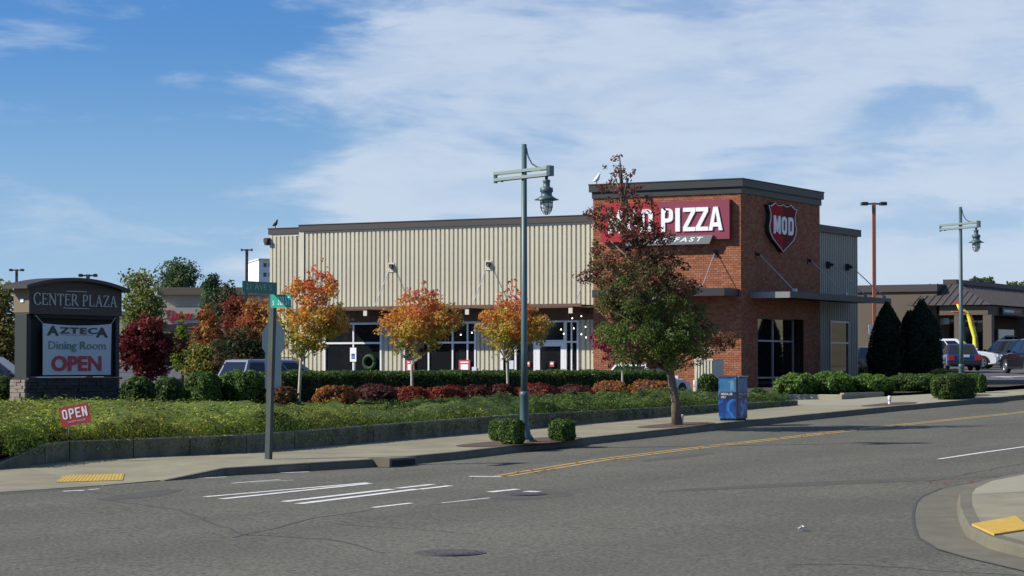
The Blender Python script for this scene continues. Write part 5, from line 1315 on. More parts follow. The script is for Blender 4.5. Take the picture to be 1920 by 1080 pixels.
# box bushes by the lamp
def gbush(xl, xr, pt, pb, n, lab, pal=BXL, power=4.0, dep=None, size=.055, bumps=.09, grp=None, nm='box_bush'):
    c = gnd((xl+xr)/2, pb, .15); D = depth(c); k = D/F; hw = (xr-xl)/2*k
    return shrub(nm, (c[0]-.0, c[1]+hw*.6, gz(c[1])+.15), (hw*.88, dep or hw*.8, (pb-pt)*k/2*1.04), n, pal, lab, 'bush', grp, size=size, power=power, bumps=bumps)
gbush(911, 950, 789, 827, 3200, 'clipped box bush left of the lamp, the farther of the touching pair', grp='box bushes at the nearer lamp')
gbush(928, 978, 788, 834, 4200, 'clipped box bush touching the left side of the lamp base', grp='box bushes at the nearer lamp')
gbush(1021, 1073, 789, 827, 4200, 'clipped box bush standing alone right of the lamp base', grp='box bushes at the nearer lamp')
gbush(1754, 1814, 703, 748, 6500, 'large boxy clipped bush at the foot of the farther lamp', power=5.5, size=.08, dep=1.3, pal=[(.06,.11,.02),(.09,.14,.03),(.04,.08,.018)])
gbush(1808, 1848, 702, 737, 3500, 'rounded ragged bush right of the farther lamp', power=3, size=.08)
GC = [(.12,.22,.03),(.08,.15,.025),(.16,.27,.045),(.05,.10,.02)]
def cbush(c, half, n, pal, lab, **k): return shrub(k.pop('name', 'shrub'), c, half, n, pal, lab, 'shrub', **k)
for xl, xr, pt, pb, y, lab in ((1453,1530,705,747,27.6,'bright green shrub in the planter below the tower window'),(1515,1592,703,747,28.6,'bright green shrub at the right end of the pale planter kerb'),
                              (1588,1668,714,750,30.5,'low spreading green shrub right of the planter'),(1655,1765,712,744,34,'dark low hedge mass in front of the conifers')):
    c = ony((xl+xr)/2, pb, y); D = depth(c); k = D/F; hw = (xr-xl)/2*k
    cbush((c[0], y+.3, gz(y)+.18), (hw, 1.0, max(.3, (pb-pt)*k/2)), 5200, GC if xl < 1600 else BX, lab, size=.10, power=2.8, bumps=.16)
c = ony(1775, 700, 44); cbush((c[0], 44, gz(44)+.1), (.8, .8, .35), 1500, [(.30,.28,.03),(.18,.2,.03)], 'small yellow green shrub behind the boxy bush', size=.09)
c = ony(1625, 690, 53); cbush((c[0], 53, gz(53)+.1), (.8, .8, .35), 1200, [(.25,.27,.04),(.16,.2,.03)], 'small yellow green shrub beside the right end of the restaurant', size=.09)
def conifer(name, base, rows, n, size, pal, label, group):
    base = np.array(base, float); D = depth(base); k = D/F; t = empty(name, base, label, 'tree', group)
    Z = np.array([atd(r[1], r[0], D)[2]-base[2] for r in rows]); Rr = np.array([(r[2]-r[1])/2*k for r in rows]); o = np.argsort(Z); Z, Rr = Z[o], Rr[o]
    zz = np.linspace(max(.05, Z[0]), Z[-1], 300); w = np.interp(zz, Z, Rr)+.06; z = rng.choice(zz, n, p=w/w.sum()) + rng.normal(0, .03, n)
    a = rng.uniform(0, 2*math.pi, n); r0 = np.interp(z, Z, Rr); q = np.stack([np.cos(a)*2, np.sin(a)*2, z*1.6], 1)
    r = r0*(1-rng.uniform(0, 1, n)**2*.25)*(1+.10*vnoise(q, 2.4, 21)+.05*vnoise(q, 7, 22)) + .03
    P = np.stack([np.cos(a)*r, np.sin(a)*r, z], 1); nr = np.stack([np.cos(a), np.sin(a), np.full(n, .5)], 1)
    leaves('crown', P, size, palette_pick(pal, n)*(1+.3*vnoise(P, 3, 6))[:, None], nr, .38, t)
    MB().lathe([(0.1, 0.0)] + [(max(.02, float(np.interp(h, Z, Rr))*.84), h) for h in np.linspace(.1, Z[-1]*.97, 14)], (0,0,0), 14).build('inner_branches', M['core'], t)
    MB().lathe([(.12,-.1),(.10,.3)], (0,0,0), 8).build('trunk', M['barkd'], t)
    return t
# columnar yews
YW = [(.012,.028,.010),(.018,.036,.012),(.008,.02,.008),(.03,.05,.018)]
for cx, xl, xr, pt, y, lab, g_ in ((1664,1629,1700,567,45.5,'broad dark conical evergreen, left of the trio beside the restaurant',1),(1706,1682,1738,583,48.5,'shorter dark evergreen squeezed between its two taller neighbours',1),(1729,1690,1767,561,46.5,'tallest dark conical evergreen nearest the farther lamp',1)):
    c = ony(cx, 700, y); g0 = gz(y)+.1; D = depth(c); k = D/F
    zt_ = atd(cx, pt, D)[2]; rows = [(pt, cx-2, cx+2),(pt+15, cx-11, cx+11),(pt+35, cx-(cx-xl)*.62, cx+(xr-cx)*.62),(pt+70, cx-(cx-xl)*.88, cx+(xr-cx)*.88),(pt+110, xl, xr),(705, xl+2, xr-2),(718, xl+6, xr-6)]
    conifer('evergreen_tree', (c[0], y, g0), rows, 9000, .13, YW, lab, 'dark columnar evergreens by the restaurant')

# ---------------------------------------------------------------- trees
def blend(h, stops, jit=.14):
    h = min(max(h + random.gauss(0, jit), 0), 1)
    for (a, ca), (b, cb) in zip(stops[:-1], stops[1:]):
        if a <= h <= b: t = (h-a)/(b-a); return tuple(ca[k]*(1-t)+cb[k]*t for k in range(3))
    return stops[-1][1]
def pal_big(h, s):
    if random.random() < .17: return (.14,.05,.04)
    return blend(h, [(0,(.11,.165,.035)),(.28,(.09,.13,.03)),(.42,(.11,.09,.035)),(.56,(.14,.065,.038)),(1,(.17,.055,.042))], .10)
tree('kerb_tree', TB, [(292,1150,1174),(315,1134,1192),(350,1112,1220),(385,1098,1240),(420,1092,1262),(455,1112,1288),(490,1096,1296),(520,1088,1312),(550,1090,1338),(590,1108,1340),(630,1104,1345),(660,1125,1348),(686,1165,1325)],
     470, 31000, .078, pal_big, M['bark'], 'large kerbside tree turning maroon over green, in front of the brick tower', None, .115, (.12,.32), limbs=80, wpow=1.15, rmin=.5)
def pal_au(h, s):
    return blend(h, [(0,(.30,.29,.05)),(.28,(.44,.34,.06)),(.5,(.56,.29,.06)),(.72,(.56,.19,.05)),(1,(.50,.10,.055))], .14)
def tb(px, x): p = onx(px, 742, x); return (x, p[1], bz(x, p[1]))
AU = 'young autumn trees with pale trunks in front of the restaurant'
tree('young_tree', tb(560, -7.6), [(485,600,622),(508,560,626),(535,528,650),(565,524,636),(592,512,655),(616,508,662),(640,505,628),(662,518,604),(680,540,592)], 210, 8200, .085, pal_au, M['barkl'],
     'leftmost young tree with red and orange leaves, behind the street name post', AU, .042, (.09,.30), limbs=60)
tree('young_tree', tb(773, -7.6), [(520,798,818),(542,768,834),(566,738,846),(590,712,862),(615,706,868),(638,724,850),(662,738,812),(684,752,790)], 210, 8200, .085, pal_au, M['barkl'],
     'middle young tree with orange and olive leaves, in front of the restaurant windows', AU, .042, (.09,.30), limbs=60)
tree('young_tree', tb(953, -7.6), [(526,950,974),(548,930,984),(572,910,1005),(596,898,1032),(618,898,1040),(642,908,1014),(662,920,968),(674,935,962)], 210, 8200, .085, pal_au, M['barkl'],
     'young orange leaved tree just left of the nearer street lamp', AU, .04, (.09,.30), limbs=60)
pc = lambda h, s: [(.20,.012,.035),(.26,.02,.05),(.14,.012,.03)][random.randrange(3)] if s < .1 else [(.06,.09,.02),(.09,.06,.02),(.12,.03,.03)][random.randrange(3)]
tree('crimson_tree', tb(1167, -7.0), [(600,1140,1215),(622,1108,1218),(645,1096,1222),(668,1118,1214),(690,1140,1195)], 80, 3000, .10, pc, M['barkl'], 'small forked tree with a crimson left side under the big kerb tree', None, .04, (.15,.28), limbs=30)
tree('crimson_tree', tb(1306, -6.6), [(612,1300,1335),(628,1300,1368),(642,1310,1388),(654,1300,1372),(672,1292,1325)], 60, 1500, .09, lambda h, s: [(.17,.04,.03),(.11,.035,.025),(.22,.07,.04),(.09,.09,.03)][random.randrange(4)], M['barkl'], 'small red leaved tree poking out right of the big kerb tree', None, .035, (.13,.25), limbs=20)
MP = lambda h, s: [(.085,.008,.014),(.12,.012,.018),(.06,.008,.012),(.17,.03,.02)][random.randrange(4)] if h < .75 else [(.17,.025,.025),(.22,.05,.03),(.12,.02,.02)][random.randrange(3)]
c = atd(277, 715, 78); tree('maple_tree', (c[0], c[1], gz(c[1])+.2), [(590,256,288),(608,242,312),(628,226,304),(646,220,334),(664,232,330),(682,224,306),(698,240,320),(716,254,288)], 260, 9500, .12, MP, M['barkd'], 'dark red maple between the monument sign and the rounded shrubs', None, .07, (.14,.42), limbs=30)
def bgtree(px, D, rows, n_cl, n, size, pal, lab, cl=(.5,1.0), tr=.2, limbs=25, name='background_tree', **k):
    c = atd(px, 690, D); return tree(name, (c[0], c[1], gz(c[1])), rows, n_cl, n, size, (lambda h, s: pal[random.randrange(len(pal))]), M['barkd'], lab, k.pop('group', None), tr, cl, limbs=limbs, **k)
OG = [(.17,.21,.06),(.22,.25,.07),(.13,.17,.05),(.26,.24,.08)]; DG = [(.06,.10,.045),(.08,.13,.05),(.05,.08,.04),(.11,.15,.05)]; OR = [(.32,.10,.03),(.24,.06,.03),(.35,.17,.05),(.16,.12,.03)]; GY_ = [(.13,.19,.02),(.18,.24,.03),(.09,.13,.02)]
bgtree(5, 150, [(540,-30,20),(570,-40,32),(620,-45,36),(680,-40,34)], 90, 5000, .30, [(.16,.13,.04),(.20,.12,.04),(.10,.12,.03),(.13,.15,.04)], 'tawny olive tree at the far left edge behind the sign', (.8,1.5))
bgtree(258, 170, [(502,245,270),(520,235,285),(545,232,300),(575,232,302),(610,235,300),(640,240,295)], 110, 6000, .26, OG, 'pale olive green tree just right of the monument sign roof', (.6,1.2))
bgtree(333, 230, [(486,318,345),(500,308,360),(515,300,368),(530,302,364),(552,305,362),(590,310,350)], 90, 4500, .32, DG, 'tall dark green tree rising behind the far store roof', (.8,1.4))
bgtree(398, 150, [(514,390,404),(530,386,410),(560,384,414),(600,384,418),(640,386,416)], 80, 3500, .22, DG, 'dark slender tree left of the street name blade', (.4,.8))
bgtree(428, 145, [(516,422,434),(535,414,440),(565,410,446),(600,408,448),(640,410,446)], 90, 4000, .22, [(.05,.06,.02),(.07,.07,.03),(.035,.05,.018),(.09,.07,.035)], 'dusky narrow tree directly left of the street name post', (.4,.8))
bgtree(341, 100, [(578,339,343),(600,335,348),(625,331,352),(650,328,358),(690,326,362)], 70, 3800, .14, GY_, 'narrow yellow green conical tree in front of the far store sign', (.18,.35), tr=.08)
bgtree(388, 98, [(572,378,398),(595,368,412),(620,362,422),(650,358,425),(690,362,420)], 110, 5200, .14, OR, 'orange red tree left of the flat roofed building', (.22,.42), tr=.07)
bgtree(372, 88, [(640,360,385),(660,350,405),(685,348,412),(712,350,410)], 90, 4200, .12, [(.20,.20,.03),(.10,.13,.025),(.28,.24,.05),(.06,.08,.02)], 'leafy yellow green bush tree above the rounded shrub', (.2,.36), tr=.05)
bgtree(480, 95, [(556,468,498),(580,456,512),(605,452,516),(630,456,514),(652,470,510)], 110, 5200, .13, [(.40,.19,.05),(.34,.12,.04),(.42,.26,.07),(.28,.08,.04)], 'orange tree behind the stop sign back', (.22,.4), tr=.06)
bgtree(440, 110, [(558,428,456),(580,420,462),(610,420,460),(640,424,456)], 70, 3000, .16, [(.20,.05,.035),(.26,.09,.04),(.15,.05,.03)], 'brownish red tree behind the street name blades', (.25,.45), tr=.06)
bgtree(460, 84, [(622,425,500),(645,405,510),(668,400,512),(690,405,505)], 90, 3600, .14, [(.03,.05,.018),(.05,.06,.02),(.09,.05,.02)], 'dark leafy mass under the flat roof behind the silver car', (.25,.45), tr=.05)
bgtree(1828, 260, [(524,1822,1834),(530,1818,1840),(540,1816,1842)], 25, 1000, .35, DG, 'small dark treetop above the right mall roof', (.6,1.0), limbs=6)
bgtree(1848, 262, [(522,1845,1851),(528,1841,1856),(540,1838,1858)], 25, 1000, .35, DG, 'pointed dark treetop above the right mall roof', (.6,1.0), limbs=6)
bgtree(1905, 255, [(534,1894,1925),(542,1888,1935),(556,1888,1935)], 30, 1400, .35, DG, 'rounded dark treetop at the right edge above the mall', (.6,1.0), limbs=6)
mb = MB(); xs_ = [22, 28, 36, 46, 60, 110]; zs_ = [.0, 1.2, 3.2, 5.6, 7.5, 7.5]; ys_ = list(range(30, 330, 12)); vs = []
for yy in ys_:
    for xx_, z_ in zip(xs_, zs_): vs.append((xx_, yy, gz(yy) + z_*(1+.12*math.sin(yy*.11+xx_)) - .02))
mb.add(vs, [(j*6+i, j*6+i+1, (j+1)*6+i+1, (j+1)*6+i) for j in range(len(ys_)-1) for i in range(5)]); struct(mb.build('offscreen_grass_bank', mat('dry_grass', (.19,.17,.10), .95, var=.3, vscale=.3)))  # unseen bank added across the road for the side windows to reflect
mb = MB(); P = []
for k_ in range(60):
    x_ = -260 + k_*6.5 + random.uniform(-2, 2); y_ = -150 + random.uniform(-12, 12); h_ = random.uniform(9, 16); mb.lathe([(2.5,0),(4.5,h_*.3),(4.0,h_*.6),(2.0,h_*.85),(.2,h_)], (x_, y_, -1.2), 9)
stuff(mb.build('offscreen_woods', mat('woods_green', (.03,.045,.02), .95, var=.3, vscale=.6)))  # unseen tree row added behind the camera to darken the shop window reflections

# ================================================================ background buildings
def facing(px, py, D, w_px, h_px): pass
# far left store
D = 190; c = atd(390, 690, D); g0 = 0.0
t = empty('far_store', (c[0], c[1], gz(c[1])), 'distant tan store with a red sign seen between the trees on the left', 'store', None, HEAD)
k = D/F; zz = lambda py: (HZ-py)*k + CAM[2] - gz(c[1]); xx = lambda px: (px-390)*k
MB().box(xx(301), xx(480), 0, 12, 0, zz(553)).build('wall', M['tjtan'], t)
MB().box(xx(296), xx(482), -.5, 12.3, zz(553)+.003, zz(539)).build('cornice', M['tan'], t)
MB().box(xx(298), xx(482), -.35, -.005, zz(608), zz(577)).build('sign_band', M['tjlight'], t)
MB().box(xx(298), xx(482), -2.5, -.36, zz(622), zz(609)).build('canopy', M['charcoal2'], t)
MB().box(xx(200), xx(297), 1, 12, 0, zz(583)).build('side_wing', M['tjlight'], t)
MB().box(xx(200), xx(297), .5, 1-.005, zz(590), zz(583)).build('wing_fascia', M['tjtan'], t)
MB().box(xx(235), xx(296), .8, .995, 0, zz(625)).build('shop_window', M['glass'], t); MB().box(xx(300), xx(480), -.05, -.004, 0, zz(625)).build('shop_window', M['glass'], t)
txt('lettering', 'T.J.maxx', (xx(311), -.36, zz(606)), (1,0,0), (0,0,1), xx(362)-xx(311), zz(582)-zz(606), M['tjred'], t, .1, .02)
# low flat roofed building
D = 128; c = atd(440, 690, D); t = empty('flat_roof_building', (c[0], c[1], gz(c[1])), 'low brown flat roofed building behind the silver car', 'building', None, HEAD)
k = D/F; zz = lambda py: (HZ-py)*k + CAM[2] - gz(c[1]); xx = lambda px: (px-440)*k
MB().box(xx(352), xx(505), 0, 8, 0, zz(626)).build('wall', mat('dusky_brown_wall', (.13,.08,.07), .8), t)
MB().box(xx(352), xx(414), -.3, 8, zz(626)+.002, zz(606)).build('parapet', M['charcoal2'], t)
for i in range(4): MB().box(xx(354), xx(412), -.36, -.305, zz(632)+i*.16, zz(632)+i*.16+.05).build('parapet_band', mat('pinkish_band', (.30,.17,.15), .7) if i == 0 else bpy.data.materials['pinkish_band'], t)
MB().box(xx(415), xx(475), -1.5, 8, zz(624), zz(614)).build('grey_fascia', M['alug'], t)
MB().box(xx(418), xx(500), -.06, -.004, .2, zz(632)).build('shop_window', M['glass'], t)
# white hotel block
D = 420; c = atd(500, 690, D); t = empty('white_hotel', (c[0], c[1], gz(c[1])), 'distant white multi storey block beside the left edge of the restaurant', 'hotel', None, HEAD+.25)
k = D/F; zz = lambda py: (HZ-py)*k + CAM[2] - gz(c[1]); xx = lambda px: (px-500)*k
MB().box(xx(484.5), xx(600), 0, 14, 0, zz(487)).build('wall', M['wallw'], t); MB().box(xx(482.5), xx(602), -.8, 14.5, zz(487)+.01, zz(485)).build('roof_edge', M['wallw'], t)
for py in (493, 511, 529, 547, 565):
    for px in (493, 503, 515):
        f = MB().box(xx(px), xx(px+6), -.08, -.004, zz(py+8), zz(py)).build('window', M['alug'], t); MB().box(xx(px+.6), xx(px+5.4), -.12, -.082, zz(py+7.3), zz(py+.7)).build('pane', M['glass'], f)
# pale cabinet and dark bin by the maple
c = atd(306, 712, 82); t = empty('utility_cabinet', (c[0], c[1], gz(c[1])+.1), 'pale ribbed enclosure panel standing behind the maple', 'enclosure', None, HEAD)
k = 82/F; MB().box(-18*k, 17*k, 0, .8, -.4, 46*k).build('body', M['stopback'], t)
for i in range(7): MB().box(-16*k+i*4.8*k, -14.6*k+i*4.8*k, -.03, -.002, -.3, 45*k).build('rib', M['stopback'], t)
MB().bbox(18*k, 30*k, 0, .7, -.4, 47*k, .02).build('dark_panel', mat('dark_green_panel', (.012,.045,.035), .6), t)
# cream ribbed enclosure by the tower
p = onx(1320, 712, -8.3); t = empty('utility_enclosure', (p[0], p[1], bz(-8.3, p[1])-.1), 'small cream ribbed enclosure just left of the blue cabinet by the tower', 'enclosure')
k = depth(p)/F; h = p[2]-(bz(-8.3, p[1])-.1) + (712-676)*k
MB().box(-17*k/.874, 16*k/.874, 0, .9, 0, h).build('body', M['trimc'], t); MB().box(-17.5*k/.874, 16.5*k/.874, -.03, .93, h+.001, h+.05).build('cap', M['trimc'], t)
for i in range(6): MB().box((-15+i*5.6)*k/.874, (-13+i*5.6)*k/.874, -.035, -.002, 0, h-.01).build('rib', M['siding'], t)

# ---------------------------------------------------------------- mall on the right
mc = atd(1853, 690, 150); X0, Y0 = mc[0], mc[1]; g0 = gz(Y0); OMl = np.array([X0, Y0, g0])
t = empty('strip_mall', OMl, 'low brown strip mall with a ribbed hipped metal roof behind the right car park', 'shopping mall'); ML = t
def ml(mb, name, m, parent=None): return mb.build(name, m, parent or ML)
pyY = lambda px, py: ony(px, py, Y0)-OMl          # on the face towards the street corner
pyX = lambda px, py: onx(px, py, X0)-OMl          # on the face towards the road
ze1, ze0 = pyY(1800, 572)[2], pyY(1800, 590.5)[2]; zr = onx(1803, 533, X0-3.2)[2]-g0
xl_ = pyY(1700, 580)[0]
mb = MB()
e = [(xl_,-.0),(0.,0.),(0.,70.)]
# mansard slopes
def quadp(a, b, c, d, name, m): ml(MB().quad(a, b, c, d), name, m)
quadp((xl_,-.3,ze1),(.3,-.3,ze1),(-3.2,3.2,zr),(xl_+1.5,3.2,zr), 'roof_slope', M['mallroof'])
quadp((.3,-.3,ze1),(.3,80,ze1),(-3.2,80,zr),(-3.2,3.2,zr), 'roof_slope', M['mallroof'])
quadp((xl_,3.3,ze1),(xl_,-.3,ze1),(xl_+1.5,3.2,zr),(xl_+1.5,3.3,zr), 'roof_slope', M['mallroof'])
i = 0; x = xl_+.5
while x < 0:
    f = 1.0 if x < -3.2 else (0.-x+.3)/3.5
    ml(MB().bar((x,-.3,ze1+.03),(x,-.3+3.5*min(1,f),ze1+(zr-ze1)*min(1,f)+.03), .035, .04, up=(0,-1,1)), 'roof_seam', M['mallroof']); x += .5
y = .4
while y < 40:
    f = min(1.0, (y+.3)/3.5); ml(MB().bar((.3,y,ze1+.03),(.3-3.5*f,y,ze1+(zr-ze1)*f+.03), .035, .04, up=(1,0,1)), 'roof_seam', M['mallroof']); y += .9
ml(MB().box(xl_-30, -3.2, 3.2, 80, zr-.5, zr), 'roof_deck', M['charcoal2']); ml(MB().box(xl_+1.4, -3.1, 3.1, 3.3, zr-.02, zr+.28), 'ridge_fascia', M['charcoal2']); ml(MB().box(-3.3, -3.1, 3.31, 80, zr-.02, zr+.28), 'ridge_fascia', M['charcoal2'])
ml(MB().box(xl_+2.2, 0, 0, .3, ze0, ze1-.04), 'fascia', M['mall']); ml(MB().box(-.3, 0, .31, 80, ze0, ze1-.04), 'fascia', M['mall'])
ml(MB().box(xl_+2, -.31, .31, 80, ze0+.02, ze0+.1), 'soffit', M['charcoal2'])
xlw = pyY(1560, 580)[0]; zlt = pyY(1640, 534)[2]
ml(MB().box(xlw, xl_+1.6, 1.2, 20, 0, zlt-.45), 'side_block', M['mall']); ml(MB().box(xlw-.1, xl_+1.7, 1.05, 20, zlt-.449, zlt), 'side_parapet', M['charcoal2'])
ml(MB().box(xl_, -4.0, 4.0, 78, 0, ze0+.0), 'back_wall', M['mallcol'])
for px in (1712, 1797, 1851): q = pyY(px, 640); ml(MB().box(q[0]-.28, q[0]+.28, .02, .58, 0, ze0-.002), 'column', M['mallcol'])
for yy in (8, 16, 24, 32, 40, 48): ml(MB().box(-.58, -.02, yy, yy+.56, 0, ze0-.002), 'column', M['mallcol'])
for a, b in ((1735,1790),(1806,1848)):
    qa, qb = ony(a, 640, Y0+3.9)[0]-X0, ony(b, 640, Y0+3.9)[0]-X0
    f = ml(MB().box(qa, qb, 3.85, 3.99, .1, ze0-.5), 'shop_window', M['charcoal2']); ml(MB().box(qa+.1, qb-.1, 3.80, 3.845, .2, ze0-.7), 'pane', M['glass'], f)
for a, b, yy in ((1,6,0),(9,14,0),(17,22,0),(25,30,0),(33,38,0)):
    f = ml(MB().box(-3.99, -3.85, a+4, b+4, .1, ze0-.5), 'shop_window', M['charcoal2']); ml(MB().box(-3.845, -3.80, a+4.1, b+3.9, .2, ze0-.7), 'pane', M['glass'], f)
for a, b, c_, d_ in ((1778,1789,599,604),(1808,1816,600,604),(1826,1831,601,604),(1833,1845,601,605)):
    qa, qb = ony(a, c_, Y0+3.7)-OMl, ony(b, d_, Y0+3.7)-OMl; ml(MB().box(qa[0], qb[0], 3.70, 3.74, qb[2], qa[2]), 'window_notice', M['white'])
for a, b, c_, d_ in ((1832,1844,606,622),(1847,1855,606,614),(1857,1861,606,611)):
    qa, qb = ony(a, c_, Y0+3.7)-OMl, ony(b, d_, Y0+3.7)-OMl; ml(MB().box(qa[0], qb[0], 3.70, 3.74, qb[2], qa[2]), 'window_poster', M['tan'])
q0, q1 = ony(1749, 597, Y0+2)-OMl, ony(1780, 608, Y0+2)-OMl; ml(MB().box(q0[0], q1[0], 1.9, 2.0, q1[2], q0[2]), 'hanging_awning', M['alug'])
q0, q1 = pyX(1873, 577), pyX(1909, 592); s_ = ml(MB().box(.02, .25, q0[1], q1[1], q1[2], q0[2]), 'shop_sign', M['charcoal']); qm = pyX(1894, 585)[1]
ml(MB().box(.252, .27, q0[1]+.3, qm, q1[2]+.15, q0[2]-.12), 'sign_print', M['banner'], s_); ml(MB().box(.252, .27, qm+.1, q1[1]-.2, q1[2]+.15, q0[2]-.12), 'sign_print', M['bred'], s_)

# ---------------------------------------------------------------- parking lot lights
def plight(px, ptop, pbot, D, m, heads, lab, hw=.55, base=None):
    c = atd(px, pbot, D); g = gz(c[1]); H = atd(px, ptop, D)[2]-g
    t = empty('car_park_light', (c[0], c[1], g), lab, 'car park light', None, HEAD)
    MB().lathe([(.28,0),(.28,.7),(.0,.71)], (0,0,0), 14).build('footing', M['kerb'], t)
    MB().bar((0,0,.7),(0,0,H), .17, .17, up=(1,0,0)).build('pole', m, t)
    for s in heads:
        mb = MB(); mb.bar((s*.08,0,H-.06),(s*.35,0,H-.06), .08, .08); mb.bbox(min(s*.3,s*(.3+hw)), max(s*.3,s*(.3+hw)), -.22, .22, H-.13, H+.03, .03); mb.build('lamp_head', M['charcoal'], t)
plight(1640, 380, 690, 118, M['rust'], (-1, 1), 'tall rust brown twin headed car park light right of the restaurant', .34)
plight(462, 467, 690, 150, M['pole_dark'], (-1, 1), 'thin dark car park light left of the restaurant with a short double head', .06)
plight(30, 505, 690, 170, M['pole_dark'], (-1, 1), 'far left dark twin headed car park light beyond the monument sign', .22)
plight(164, 514.5, 690, 125, M['pole_dark'], (-1, 1), 'twin headed car park light whose top peeks over the monument sign roof', .18)
# white board on the rust pole
c = atd(1636, 617, 116); t = empty('notice_board', (c[0], c[1], c[2]), 'small crooked white notice fixed low on the rust brown pole', 'notice', None, HEAD+.25)
k = 116/F; MB().prism([(-7*k,-9*k),(4*k,-5*k),(9*k,9*k),(-8*k,8*k)], (0,0,0), (1,0,0), (0,0,1), (0,.02,0)).build('sheet', M['white'], t); MB().bar((.1,.03,0),(.3,.9,0), .04, .04).build('arm', M['alug'], t)

# ---------------------------------------------------------------- inflatable tube man
D = 140; gb = atd(1824, 640, D); g0 = gz(gb[1]); t = empty('inflatable_tube_man', (gb[0], gb[1], g0), 'bent yellow and orange inflatable tube man with red hair behind the white car', 'inflatable figure', None, HEAD)
k = D/F; V = lambda px, py, y=0: np.array([(px-1824)*k, y, (HZ-py)*k + CAM[2] - g0])
path = [V(1829,690), V(1829,645), V(1828,632), V(1823,612), V(1819,596), V(1815,588), V(1809,584), V(1803,583), V(1799,578), V(1796,570)]
rad = [6*k,5.2*k,4.4*k,5.3*k,5.2*k,4*k,3.4*k,3.5*k,2.8*k,3*k]
mb = MB(); mb.tube(path, rad, 14); n = 14
mi = []
for i, f in enumerate(mb.f):
    c_ = sum(np.array(mb.v[j]) for j in f)/len(f); seg = min(range(len(path)), key=lambda q: np.linalg.norm(path[q]-c_)); mi.append(1 if (c_[0]-path[seg][0]) > .3*rad[seg] else 0)
mb.mi = mi; mb.build('body', [M['yellow'], M['orange']], t, True)
MB().tube([V(1802,585), V(1796,585.5), V(1790,585), V(1783,584.5)], [2*k,1.8*k,1.4*k,.7*k], 8).build('arm', M['hotred'], t, True)
MB().tube([V(1811,586), V(1809,580), V(1806,577)], [2.2*k,1.6*k,.8*k], 8).build('arm', M['hotred'], t, True)
for dx, dz in ((-6,-3),(-4,-6),(0,-7),(3,-6),(-7,0)): MB().tube([V(1795,570), V(1795+dx, 570+dz)], [1.4*k,.4*k], 5).build('hair', M['hotred'], t)
MB().lathe([(.35,0),(.35,.5),(.25,.55),(.0,.56)], (0,0,0), 14).build('blower', M['charcoal'], t)

